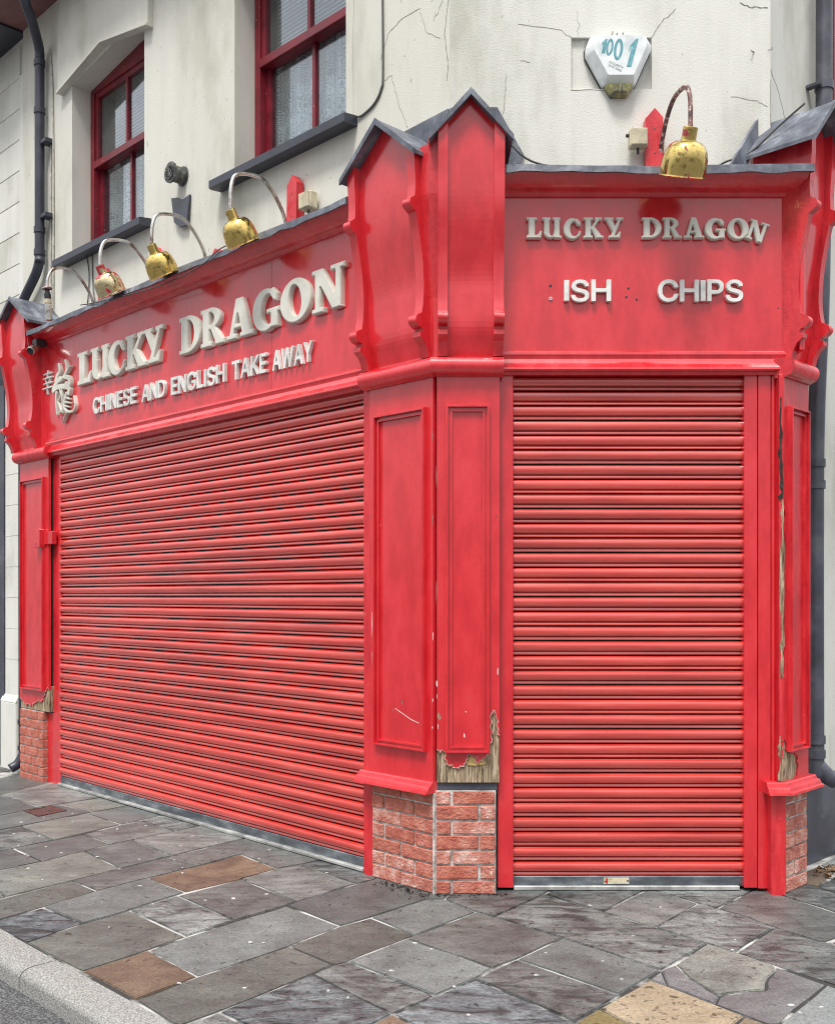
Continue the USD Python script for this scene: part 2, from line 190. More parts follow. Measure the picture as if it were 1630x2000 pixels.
SM = {
 'g': slab_mat('grey_slab', (0.168, 0.167, 0.158), (0.115, 0.115, 0.110), (0.23, 0.227, 0.213), 0.14),
 'w': slab_mat('olive_grey_slab', (0.178, 0.170, 0.150), (0.12, 0.114, 0.10), (0.25, 0.235, 0.20), 0.22),
 'p': slab_mat('purple_grey_slab', (0.185, 0.175, 0.163), (0.116, 0.110, 0.105), (0.265, 0.25, 0.23), 0.36),
 'd': slab_mat('dark_riven_slab', (0.160, 0.154, 0.146), (0.072, 0.070, 0.069), (0.265, 0.255, 0.24), 0.78, scale=4.0),
 's': slab_mat('blue_riven_slab', (0.135, 0.138, 0.143), (0.050, 0.052, 0.058), (0.25, 0.25, 0.245), 1.15, scale=4.0),
 'r': slab_mat('ripple_slab', (0.185, 0.177, 0.167), (0.110, 0.105, 0.100), (0.285, 0.275, 0.255), 0.9),
 'o': slab_mat('brown_slab', (0.21, 0.150, 0.105), (0.14, 0.10, 0.075), (0.30, 0.22, 0.15), 0.18),
 'c': slab_mat('cracked_purple_slab', (0.175, 0.160, 0.158), (0.125, 0.108, 0.112), (0.225, 0.215, 0.205), 0.10),
 'k': slab_mat('concrete_slab', (0.20, 0.197, 0.188), (0.15, 0.148, 0.14), (0.25, 0.245, 0.235), 0.06),
 'b': slab_mat('buff_pitted_slab', (0.27, 0.222, 0.15), (0.20, 0.165, 0.11), (0.34, 0.285, 0.20), 0.12, pits=1),
 'y': slab_mat('yellow_pitted_slab', (0.27, 0.225, 0.10), (0.20, 0.17, 0.075), (0.34, 0.29, 0.14), 0.12, pits=1),
}

# ---------------------------------------------------------------- object helpers
Q = math.sqrt(0.5)
P0, P1 = (0.085, 5.146), (1.84, 5.146)          # the two corners of the chamfered shop corner
FRAMES = {'A': (P0, (Q, -Q), (Q, Q), -45.0), 'B': (P0, (1.0, 0.0), (0.0, 1.0), 0.0), 'C': (P1, (Q, Q), (-Q, Q), 45.0)}
USED = {}
def uniq(parent, name):
    k = USED.get((parent, name), 0); USED[(parent, name)] = k + 1
    return f'{parent}/{name}' + (f'_{k:03d}' if k else '')
def thing(name, label, cat, F=None, x=0.0, d=0.0, z=0.0, loc=None, rotz=0.0, group=None, kind=None):
    """an Xform at the thing's base; inside it +x runs right along the wall, +y into the wall, +z up"""
    path = uniq('/World', name)
    xf = UsdGeom.Xform.Define(stage, path)
    if F:
        o, xa, ya, rotz = FRAMES[F]
        loc = (o[0] + xa[0] * x - ya[0] * d, o[1] + xa[1] * x - ya[1] * d, z)
    xf.AddTranslateOp().Set(tuple(float(v) for v in (loc or (0, 0, 0))))
    xf.AddRotateZOp().Set(float(rotz))
    tag(xf.GetPrim(), label, cat, group, kind)
    return path
def tag(p, label=None, cat=None, group=None, kind=None):
    for k, v in (('label', label), ('category', cat), ('group', group), ('kind', kind)):
        if v: p.SetCustomDataByKey(k, v)
def obj(parent, name, mesh, mat, smooth=False, label=None, kind=None):
    if isinstance(mesh, (list, tuple)):
        mesh = trimesh.util.concatenate(list(mesh))
    path = uniq(parent, name)
    p = usdkit.mesh(stage, path, mesh, MT[mat] if isinstance(mat, str) else mat, smooth=smooth)
    tag(p.GetPrim(), label=label, kind=kind)
    return path
def struct(name, mesh, mat, kind='structure', smooth=False):
    path = obj('/World', name, mesh, mat, smooth)
    tag(stage.GetPrimAtPath(path), kind=kind)
    return path
def off(mesh, x=0, d=0, z=0):
    m = mesh.copy(); m.apply_translation((x, -d, z)); return m
def fix(m):
    if m.volume < 0: m.invert()
    return m
def bx(x0, x1, d0, d1, z0, z1, c=0.003):
    """box between depths d0 (back) and d1 (front, towards the street), with chamfered edges"""
    x0, x1 = min(x0, x1), max(x0, x1); y0, y1 = -max(d0, d1), -min(d0, d1)
    c = min(c, (x1 - x0) * .3, (y1 - y0) * .3, (z1 - z0) * .3)
    if c <= 0:
        m = trimesh.creation.box((x1 - x0, y1 - y0, z1 - z0)); m.apply_translation(((x0 + x1) / 2, (y0 + y1) / 2, (z0 + z1) / 2)); return m
    pts = []
    for sx in (0, 1):
        for sy in (0, 1):
            for sz in (0, 1):
                X, Y, Z = (x0, x1)[sx], (y0, y1)[sy], (z0, z1)[sz]
                ix, iy, iz = (c, -c)[sx], (c, -c)[sy], (c, -c)[sz]
                pts += [(X, Y + iy, Z + iz), (X + ix, Y, Z + iz), (X + ix, Y + iy, Z)]
    return trimesh.convex.convex_hull(np.array(pts))
def polys(p):
    return [g for g in getattr(p, 'geoms', [p]) if not g.is_empty and g.area > 1e-7]
def front(poly, d0, d1):
    """polygon in (x, z) on the wall's face, solid from depth d0 to d1"""
    out = []
    for g in polys(poly):
        m = trimesh.creation.extrude_polygon(g, d1 - d0, engine='earcut')
        m.apply_transform(np.array([[1, 0, 0, 0], [0, 0, -1, -d0], [0, 1, 0, 0], [0, 0, 0, 1.0]]))
        out.append(fix(m))
    return trimesh.util.concatenate(out)
def runx(poly, x0, x1, cut0=0.0, cut1=0.0):
    """profile polygon in (d, z) run along x; cut0 / cut1: how much further the ends run per metre of depth (mitres)"""
    out = []
    for g in polys(poly):
        m = trimesh.creation.extrude_polygon(g, 1.0, engine='earcut')
        v = m.vertices.copy()
        h = v[:, 2]; dd = v[:, 0]
        xx = np.where(h < 0.5, x0 - cut0 * dd, x1 + cut1 * dd)
        m.vertices = np.stack([xx, -dd, v[:, 1]], 1)
        out.append(fix(m))
    return trimesh.util.concatenate(out)
def plan(poly, z0, z1):
    out = []
    for g in polys(poly):
        m = trimesh.creation.extrude_polygon(g, z1 - z0, engine='earcut'); m.apply_translation((0, 0, z0)); out.append(m)
    return trimesh.util.concatenate(out)
def catmull(pts, n=8):
    pts = np.array(pts, float); P = np.vstack([2 * pts[0] - pts[1], pts, 2 * pts[-1] - pts[-2]]); out = []
    for i in range(1, len(P) - 2):
        for t in np.linspace(0, 1, n, endpoint=False):
            a, b, c, d = P[i - 1], P[i], P[i + 1], P[i + 2]
            out.append(0.5 * ((2 * b) + (c - a) * t + (2 * a - 5 * b + 4 * c - d) * t * t + (3 * b - a - 3 * c + d) * t ** 3))
    return np.array(out + [pts[-1]])
def tube(pts, r, n=10, curve=True, step=8):
    """round tube along points (x, d, z); r a number or one per given point"""
    p = np.array([(a, -b, c) for a, b, c in pts], float)
    rr = np.full(len(p), r, float) if np.ndim(r) == 0 else np.array(r, float)
    if curve and len(p) > 2:
        c4 = catmull(np.hstack([p, rr[:, None]]), step); p, rr = c4[:, :3], c4[:, 3]
    t = np.gradient(p, axis=0); t /= np.linalg.norm(t, axis=1, keepdims=True)
    ref = np.array([0.31, 0.17, 0.94]); u = np.cross(t[0], ref); u /= np.linalg.norm(u)
    V = []
    for k in range(len(p)):
        u = u - t[k] * (u @ t[k]); u /= np.linalg.norm(u); w = np.cross(t[k], u)
        a = np.linspace(0, 2 * np.pi, n, endpoint=False)
        V.append(p[k] + rr[k] * (np.outer(np.cos(a), u) + np.outer(np.sin(a), w)))
    V = np.vstack(V); Fc = []
    for k in range(len(p) - 1):
        for j in range(n):
            a, b = k * n + j, k * n + (j + 1) % n
            Fc += [(a, b, b + n), (a, b + n, a + n)]
    V = np.vstack([V, p[:1], p[-1:]]); e = len(V)
    for j in range(n):
        Fc += [(e - 2, (j + 1) % n, j), (e - 1, (len(p) - 1) * n + j, (len(p) - 1) * n + (j + 1) % n)]
    return fix(trimesh.Trimesh(V, Fc, process=False))
def lathe(profile, n=28):
    m = trimesh.creation.revolve(np.array(profile, float), sections=n); return fix(m)
def tilt(m, about, axis, deg):
    R = trimesh.transformations.rotation_matrix(math.radians(deg), axis, about); m = m.copy(); m.apply_transform(R); return m
def ring(x0, x1, z0, z1, w):
    return sbox(x0, z0, x1, z1).difference(sbox(x0 + w, z0 + w, x1 - w, z1 - w))
def jag(pts, amp, seed, n=4):
    """roughens a polyline"""
    r = np.random.default_rng(seed); out = []
    for a, b in zip(pts[:-1], pts[1:]):
        a, b = np.array(a, float), np.array(b, float); L = np.linalg.norm(b - a)
        nn = np.array([-(b - a)[1], (b - a)[0]]) / max(L, 1e-9)
        for t in np.linspace(0, 1, n, endpoint=False):
            out.append(a + (b - a) * t + (nn * r.normal(0, amp) if t > 0 else 0))
    return [tuple(q) for q in out + [np.array(pts[-1], float)]]
def letter_mesh(poly, d0, depth, bev):
    """raised letter with a stepped bevel"""
    parts = [front(poly, d0, d0 + depth - bev)]
    a = poly.buffer(-bev * 0.45)
    if not a.is_empty: parts.append(front(a, d0 + depth - bev, d0 + depth - bev * 0.35))
    b = poly.buffer(-bev)
    if not b.is_empty: parts.append(front(b, d0 + depth - bev * 0.35, d0 + depth))
    return trimesh.util.concatenate(parts)

# ================================================================ GROUND
struct('road', trimesh.Trimesh([(-70, -70, -.088), (70, -70, -.088), (70, 70, -.088), (-70, 70, -.088)], [(0, 1, 2), (0, 2, 3)], process=False), 'asphalt')
KC = 2.735                                        # kerb's inner edge lies on X + Y = KC along the long front
def kpt(s, off_):                                 # point s metres along the kerb (towards the right), off_ metres towards the road
    return (KC / 2 + s * Q - off_ * Q, KC / 2 - s * Q - off_ * Q)
SL = -0.25
corner_k = kpt(0.42, 0)
pave_poly = Polygon([kpt(-11, 0), kpt(0.0, 0), kpt(0.42, 0), (corner_k[0] + .35, corner_k[1] - .22), (corner_k[0] + 9, corner_k[1] + 6.5), (9, 14), (-2.2, 13.0)])
pave = thing('pavement', 'stone flag pavement in front of the shop', 'pavement', kind='structure')
stage.GetPrimAtPath(pave).ClearCustomDataByKey('category')
obj(pave, 'mortar_bed', plan(pave_poly, -0.30, -0.0045), 'bed')
SLABS = [
('p',[(-3.299,7.371),(-3.58,8.0),(-3.331,8.824),(-2.842,8.547),(-3.151,7.732)]),
('g',[(-3.024,6.757),(-3.299,7.371),(-3.151,7.732),(-2.683,7.282)]),
('p',[(-2.683,7.282),(-3.151,7.732),(-2.842,8.547),(-2.252,7.833),(-2.383,7.614)]),
('g',[(-2.844,6.356),(-3.024,6.757),(-2.683,7.282),(-2.597,7.389),(-2.262,7.126)]),
('w',[(-2.262,7.126),(-2.597,7.389),(-2.383,7.614),(-2.219,7.853),(-1.936,7.519)]),
('d',[(-2.612,5.837),(-2.844,6.356),(-2.589,6.682),(-2.236,6.303)]),
('w',[(-2.236,6.303),(-2.589,6.682),(-2.285,7.084),(-1.949,6.734)]),
('g',[(-1.949,6.734),(-2.285,7.084),(-1.936,7.519),(-1.615,7.177),(-1.766,6.993)]),
('p',[(-2.436,5.445),(-2.612,5.837),(-2.409,6.098),(-2.125,5.792)]),
('g',[(-2.125,5.792),(-2.409,6.098),(-2.106,6.452),(-1.852,6.205)]),
('p',[(-1.852,6.205),(-2.106,6.452),(-1.856,6.849),(-1.542,6.536)]),
('d',[(-1.542,6.536),(-1.856,6.849),(-1.615,7.177),(-1.287,6.865)]),
('w',[(-2.194,4.902),(-2.436,5.445),(-2.381,5.505),(-2.052,5.111)]),
('w',[(-2.052,5.111),(-2.381,5.505),(-1.965,6.036),(-1.635,5.639)]),
('g',[(-1.635,5.639),(-1.965,6.036),(-1.755,6.303),(-1.417,5.917)]),
('p',[(-1.417,5.917),(-1.755,6.303),(-1.287,6.865),(-0.956,6.479)]),
('w',[(-2.053,4.587),(-2.194,4.902),(-1.822,5.405),(-1.632,5.213),(-1.808,4.939)]),
('p',[(-1.632,5.213),(-1.822,5.405),(-1.456,5.859),(-1.224,5.693),(-1.437,5.445)]),
('p',[(-1.224,5.693),(-1.456,5.859),(-0.956,6.479),(-0.459,5.917),(-0.663,5.719),(-0.773,5.639),(-1.027,5.952)]),
('d',[(-0.663,5.719),(-0.459,5.917),(-0.213,5.693),(-0.192,5.484),(-0.236,5.425),(-0.318,5.348)]),
('s',[(-1.976,4.706),(-1.808,4.939),(-1.533,4.695),(-1.695,4.438)]),
('g',[(-1.533,4.695),(-1.805,4.942),(-1.632,5.213),(-1.437,5.445),(-1.177,5.186),(-1.374,4.89)]),
('o',[(-1.177,5.186),(-1.437,5.445),(-1.224,5.693),(-1.027,5.952),(-0.773,5.639),(-0.923,5.464),(-0.936,5.425),(-1.093,5.269)]),
('w',[(-1.695,4.438),(-1.533,4.695),(-1.374,4.89),(-1.02,4.515),(-1.14,4.342),(-1.34,4.093)]),
('d',[(-1.02,4.515),(-1.374,4.89),(-1.2,5.128),(-0.848,4.736)]),
('p',[(-0.848,4.736),(-1.2,5.128),(-0.936,5.425),(-0.586,5.034),(-0.636,4.967)]),
('p',[(-0.586,5.034),(-0.936,5.425),(-0.923,5.464),(-0.773,5.639),(-0.663,5.719),(-0.318,5.348)]),
('o',[(-1.34,4.093),(-1.139,4.338),(-0.868,4.038),(-1.046,3.802)]),
('g',[(-0.868,4.038),(-1.139,4.338),(-1.02,4.511),(-0.842,4.728),(-0.636,4.967),(-0.352,4.661),(-0.552,4.392),(-0.703,4.219)]),
('g',[(-0.352,4.661),(-0.636,4.967),(-0.586,5.034),(-0.236,5.425),(-0.154,5.607),(0.168,5.172),(0.135,5.076),(0.043,5.068),(-0.219,4.785)]),
('w',[(-1.046,3.802),(-0.868,4.038),(-0.703,4.219),(-0.552,4.392),(-0.344,4.17),(-0.417,4.065),(-0.719,3.695),(-0.838,3.567)]),
('w',[(-0.344,4.17),(-0.552,4.392),(-0.352,4.661),(-0.219,4.785),(-0.012,4.528),(-0.286,4.208)]),
('g',[(-0.012,4.528),(-0.219,4.785),(0.043,5.068),(0.134,5.068),(0.28,4.862)]),
('d',[(0.134,5.068),(0.197,5.263),(0.496,5.357),(0.726,5.282),(0.64,5.158),(0.359,4.792),(0.28,4.862)]),
('d',[(-0.868,3.509),(-0.838,3.567),(-0.715,3.695),(-0.557,3.538),(-0.553,3.509)]),
('s',[(-0.715,3.695),(-0.417,4.065),(-0.09,3.676),(-0.22,3.517),(-0.554,3.517)]),
('d',[(-0.417,4.065),(-0.344,4.17),(-0.286,4.208),(0.067,3.846),(-0.09,3.676)]),
('g',[(-0.286,4.208),(-0.049,4.484),(0.303,4.127),(0.227,4.013),(0.067,3.846)]),
('p',[(-0.049,4.484),(-0.012,4.528),(0.28,4.862),(0.322,4.839),(0.359,4.792),(0.64,4.494),(0.41,4.231),(0.303,4.127)]),
('s',[(-0.09,3.676),(0.067,3.846),(0.227,4.013),(0.486,3.699),(0.58,3.571),(0.535,3.509),(0.044,3.509)]),
('o',[(-0.09,3.676),(0.044,3.509),(-0.219,3.509)]),
('d',[(0.227,4.013),(0.41,4.231),(0.76,3.856),(0.658,3.727),(0.528,3.58),(0.486,3.699)]),
('g',[(0.41,4.231),(0.64,4.494),(0.977,4.104),(0.76,3.856)]),
('r',[(0.359,4.792),(0.64,5.158),(0.879,4.87),(1.075,4.633),(1.248,4.418),(0.977,4.104),(0.64,4.494)]),
('c',[(0.977,4.104),(0.964,3.942),(0.91,4.011)]),
('c',[(0.977,4.104),(1.05,4.167),(1.059,4.098),(1.064,4.016),(1.099,3.927),(1.13,3.836),(1.095,3.764),(0.964,3.942)]),
('W',[(1.05,4.167),(1.248,4.418),(1.339,4.312),(1.429,4.186),(1.448,4.149),(1.43,4.098),(1.37,4.011),(1.324,3.901),(1.244,3.886),(1.147,3.856),(1.13,3.836),(1.099,3.927),(1.064,4.016),(1.059,4.098)]),
('c',[(1.13,3.836),(1.147,3.856),(1.244,3.886),(1.324,3.901),(1.37,4.011),(1.43,4.098),(1.448,4.149),(1.579,3.953),(1.27,3.593),(1.223,3.597),(1.174,3.663),(1.095,3.764)]),
('k',[(1.579,3.953),(1.678,3.793),(1.553,3.509),(1.254,3.509),(1.232,3.571),(1.27,3.593)]),
('b',[(0.658,3.727),(0.91,4.011),(1.17,3.663),(1.046,3.517),(0.8,3.517)]),
('y',[(0.658,3.727),(0.8,3.517),(0.484,3.517)]),
('b',[(1.17,3.663),(1.223,3.597),(1.266,3.517),(1.046,3.517)]),
('d',[(0.64,5.158),(0.726,5.282),(0.821,5.386),(1.279,5.386),(1.141,5.199),(0.879,4.87)]),
('p',[(0.879,4.87),(1.141,5.199),(1.198,5.245),(1.227,5.208),(1.373,5.0),(1.075,4.633)]),
('d',[(1.075,4.633),(1.373,5.0),(1.443,4.918),(1.543,4.777),(1.617,4.64),(1.339,4.312),(1.248,4.418)]),
('r',[(1.339,4.312),(1.617,4.64),(1.744,4.454),(1.773,4.444),(1.899,4.196),(1.703,3.764),(1.603,3.958),(1.429,4.186)]),
('r',[(1.198,5.245),(1.343,5.425),(1.824,5.405),(1.802,5.338),(1.436,4.918),(1.373,5.0),(1.227,5.208)]),
('p',[(1.436,4.918),(1.802,5.338),(1.803,5.172),(1.893,5.02),(2.074,4.688),(1.773,4.444),(1.744,4.454),(1.617,4.64),(1.543,4.777)]),
('d',[(1.802,5.338),(2.024,5.545),(1.988,5.367),(2.068,5.282),(2.187,4.942),(2.074,4.688),(1.893,5.02),(1.803,5.172)]),
('o',[(1.996,5.386),(2.023,5.505),(2.243,5.714),(2.265,5.545),(2.071,5.291)]),
('d',[(2.068,5.282),(2.265,5.545),(2.341,5.172),(2.207,4.878),(2.187,4.942)]),
('d',[(2.243,5.714),(2.53,6.061),(2.586,5.714),(2.341,5.172),(2.265,5.545)]),
]

cover_poly = Polygon([(-2.738, 7.148), (-2.623, 7.342), (-2.447, 7.17), (-2.581, 6.977)])
def slab(poly, kind, seed, rng):
    p = poly.buffer(-0.0028 if kind in 'cW' else -0.0052, join_style=2)
    if p.is_empty: return
    for g in polys(p):
        if g.area < 0.002: continue
        c = np.array(list(g.exterior.coords)[:-1])
        pts = jag([tuple(q) for q in np.vstack([c, c[:1]])], 0.0022, seed, 3)
        g2 = Polygon(pts).buffer(0)
        z = float(rng.uniform(-0.002, 0.003)); parts = []
        for h in polys(g2):
            ins = h.buffer(-0.004)
            parts.append(plan(h, -0.02, z - 0.004))
            if not ins.is_empty: parts.append(plan(ins, z - 0.004, z))
        if parts: obj(pave, 'paving_slab', parts, SM[kind.lower()])
rs = np.random.default_rng(3)
union = []
for i, (k, pts) in enumerate(SLABS):
    p = Polygon(pts).buffer(0).intersection(pave_poly)
    p = p.difference(cover_poly.buffer(0.004))
    if union: p = p.difference(unary_union(union))
    union.append(p)
    slab(p, k, 100 + i, rs)
rest = pave_poly.difference(unary_union(union + [cover_poly]).buffer(0.012)).difference(Polygon([(-3.9, 8.8), (0.085, 5.0), (1.84, 5.0), (9, 12.1), (9, 20), (-6, 20)]))
UA, UB = np.array([.633, .774]), np.array([-.67, .742])
for a in range(-14, 22):
    for b in range(-14, 14):
        sh = 0.33 * (a % 2)
        o = a * 0.52 * UA * 1.0 + (b * 0.68 + sh) * UB + np.array([0.2, 3.6])
        p = Polygon([o, o + .52 * UA, o + .52 * UA + .68 * UB, o + .68 * UB]).intersection(rest)
        if not p.is_empty and p.area > 0.01:
            slab(p, rs.choice(list('gwpdgr')), 900 + a * 40 + b, rs)
# kerb stones along the road
kerb = thing('kerb', 'pale concrete kerb along the edge of the road', 'kerb')
prof = Polygon([(0, -0.25), (0, -0.002), (0.10, -0.002), (0.125, -0.006), (0.145, -0.018), (0.155, -0.036), (0.158, -0.25)])
J0 = -4.02                                        # kerb joint seen in the photograph: s of (-1.49, 4.196)
J0 = (-1.49 - KC / 2 + 0.0) / Q
def kerb_stone(s0, s1):
    vs = []
    m = trimesh.creation.extrude_polygon(prof, 1.0, engine='earcut'); v = m.vertices.copy()
    s = np.where(v[:, 2] < .5, s0 + .004, s1 - .004)
    m.vertices = np.stack([KC / 2 + s * Q - v[:, 0] * Q, KC / 2 - s * Q - v[:, 0] * Q, v[:, 1]], 1)
    return fix(m)
js = [J0 + 0.914 * k for k in range(-6, 6)]
js = [s for s in js if s < 0.30] + [0.42]
for a, b in zip(js[:-1], js[1:]):
    obj(kerb, 'kerb_stone', kerb_stone(a, b), 'kerb', smooth=40)
def kerb_run(a, b):
    a, b = np.array(a), np.array(b); t = (b - a) / np.linalg.norm(b - a); n = np.array([t[1], -t[0]])
    m = trimesh.creation.extrude_polygon(prof, 1.0, engine='earcut'); v = m.vertices.copy()
    q = np.where(v[:, 2:3] < .5, a + t * .004, b - t * .004) + v[:, 0:1] * n
    m.vertices = np.hstack([q, v[:, 1:2]]); return fix(m)
c2 = (corner_k[0] + .35, corner_k[1] - .22)
far = np.array([8.65, 6.72]); far = far / np.linalg.norm(far)
obj(kerb, 'kerb_stone', kerb_run(corner_k, c2), 'kerb', smooth=40)
for k in range(5):
    obj(kerb, 'kerb_stone', kerb_run(np.array(c2) + far * .914 * k, np.array(c2) + far * .914 * (k + 1)), 'kerb', smooth=40)
# iron cover
cv = thing('stopcock_cover', 'small rusty brown iron cover set in the pavement near the left pier', 'cover', loc=(-2.59, 7.16, 0))
cp = affinity.translate(cover_poly.buffer(-0.004), 2.59, -7.16)
obj(cv, 'plate', [plan(cp, -0.02, 0.0005), plan(cp.difference(cp.buffer(-0.012)), 0.0005, 0.003)], 'rust')
lt = meshkit.text_mesh('SV', 0.055, 0.0025)
lt.apply_translation((-lt.bounds[:, 0].mean(), -lt.bounds[:, 1].mean(), 0.0005)); lt.apply_transform(trimesh.transformations.rotation_matrix(math.radians(-44), (0, 0, 1)))
obj(cv, 'raised_lettering', lt, 'vent')
# chewing gum, leaf litter and grime
rg = np.random.default_rng(11); gm = []
for k in range(210):
    x, y = rg.uniform(-3.2, 2.4), rg.uniform(3.4, 8.2)
    if not pave_poly.buffer(-.05).contains(Point(x, y)) or x + y > 5.22 and x < .085 or y > 5.1 and x > .085: continue
    s = rg.uniform(.004, .013); a = np.sort(rg.uniform(0, 2 * np.pi, 9))
    g = Polygon([(x + s * rg.uniform(.6, 1.2) * math.cos(t), y + .8 * s * rg.uniform(.6, 1.2) * math.sin(t)) for t in a]).buffer(0)
    if not g.is_empty: gm.append(plan(g, 0.0, 0.0042))
go = obj('/World', 'chewing_gum', gm, 'gum'); tag(stage.GetPrimAtPath(go), 'white specks of trodden chewing gum on the paving slabs', 'chewing gum', kind='stuff')
def litter(n, fn, s0, s1, seed):
    r = np.random.default_rng(seed); out = []
    for k in range(n):
        x, y, zz = fn(r); s = r.uniform(s0, s1); w = s * r.uniform(.3, .7); cu = r.uniform(.1, .35) * s
        v = np.array([(-s, 0, cu), (-.3 * s, -w, .2 * cu), (.5 * s, -w * .7, .1 * cu), (s, 0, cu), (.5 * s, w * .7, 0), (-.3 * s, w, 0)])
        m = trimesh.Trimesh(v, [(0, 1, 5), (1, 2, 5), (2, 4, 5), (2, 3, 4), (5, 1, 0), (5, 2, 1), (5, 4, 2), (4, 3, 2)], process=False)
        m.apply_transform(trimesh.transformations.euler_matrix(r.uniform(-.5, .5), r.uniform(-.5, .5), r.uniform(0, 6.28))); m.apply_translation((x, y, zz + s * .3)); out.append(m)
    return out
def at_c(r):
    u, e = r.uniform(.36, 1.7), abs(r.normal(0, .09)); return (1.84 + Q * u + Q * e * .9 + .02, 5.146 + Q * u - Q * e * .9 + .1, r.uniform(.004, .02))
lo_ = obj('/World', 'leaf_litter', litter(260, at_c, .012, .032, 5), 'leaf'); tag(stage.GetPrimAtPath(lo_), 'brown leaf litter piled against the grey plinth at the right', 'leaf litter', kind='stuff')
def at_a(r):
    if r.uniform() < .72:
        u = r.uniform(0.0, .36); e = abs(r.normal(0, .05)) + .012
        return (.085 - Q * u - Q * e, 5.146 + Q * u - Q * e, .003)
    u = r.uniform(0, .36); e = abs(r.normal(0, .02)) + .008
    return (.085 + u, 5.146 - e, .003)
gr_ = obj('/World', 'wall_foot_grime', litter(170, at_a, .003, .011, 6), 'moss'); tag(stage.GetPrimAtPath(gr_), 'black grime and crumbs along the foot of the corner brickwork', 'grime', kind='stuff')

# ================================================================ CORNER BUILDING
bld = thing('corner_building', 'cream rendered corner building above the red shopfront', 'building', F='A')
W1 = (-4.285, -3.155); W2 = (-2.015, -0.905); ZS, ZH, ZA = 4.235, 5.655, 5.765
def opening(w):
    return Polygon([(w[0], ZS), (w[1], ZS), (w[1], ZA - .02), (w[1] - .27, ZA), (w[0], ZH)])
wallA = sbox(-5.2, 0, -0.083, 6.9).difference(opening(W1)).difference(opening(W2))
obj(bld, 'wall', front(wallA, -0.42, -0.2), 'wall')
def rel(m, F, T):
    """a mesh given in frame F's own axes, moved into frame T's"""
    oT, _, _, rT = FRAMES[T]; oF, _, _, rF = FRAMES[F]
    m = m.copy(); m.apply_transform(trimesh.transformations.rotation_matrix(math.radians(rF), (0, 0, 1))); m.apply_translation((oF[0] - oT[0], oF[1] - oT[1], 0))
    m.apply_transform(trimesh.transformations.rotation_matrix(-math.radians(rT), (0, 0, 1))); return m
def toA(m, F): return rel(m, F, 'A')
AR = sbox(0.717, 4.150, 1.137, 4.420)              # shallow recess behind the alarm box
wallB = sbox(0.083, 0, 1.757, 6.9)
obj(bld, 'wall', toA(trimesh.util.concatenate([front(wallB.difference(AR), -0.22, -0.2), front(wallB, -0.5, -0.222)]), 'B'), 'wall_b')
wallC = sbox(0.083, 0, 4.5, 6.9).difference(sbox(1.12, ZS, 2.0, 5.8))
obj(bld, 'wall', toA(front(wallC, -0.45, -0.2), 'C'), 'wall_b')
obj(bld, 'plinth', toA(runx(Polygon([(-.2, -.05), (-.2, .47), (-.185, .465), (-.165, .44), (-.165, -.05)]), .2, 4.5), 'C'), 'pipe')
core = Polygon([(-5.2, 1.2), (-.9, 1.2), (.1, 2.0), (.45, 3.0), (.45, 5.7), (-5.2, 5.7)])
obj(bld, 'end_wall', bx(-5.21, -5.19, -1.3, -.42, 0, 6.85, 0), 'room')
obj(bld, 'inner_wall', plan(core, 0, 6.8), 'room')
obj(bld, 'roof', plan(Polygon([(-5.2, -.05), (.05, -.05), (1.13, 1.05), (1.13, 5.8), (-5.2, 5.8)]), 6.901, 7.0), 'roofslate')
obj(bld, 'eaves', [bx(-5.2, -.2, -.2, .16, 6.45, 6.60), bx(-5.2, -.2, .16, .19, 6.42, 6.70)], 'eaves')
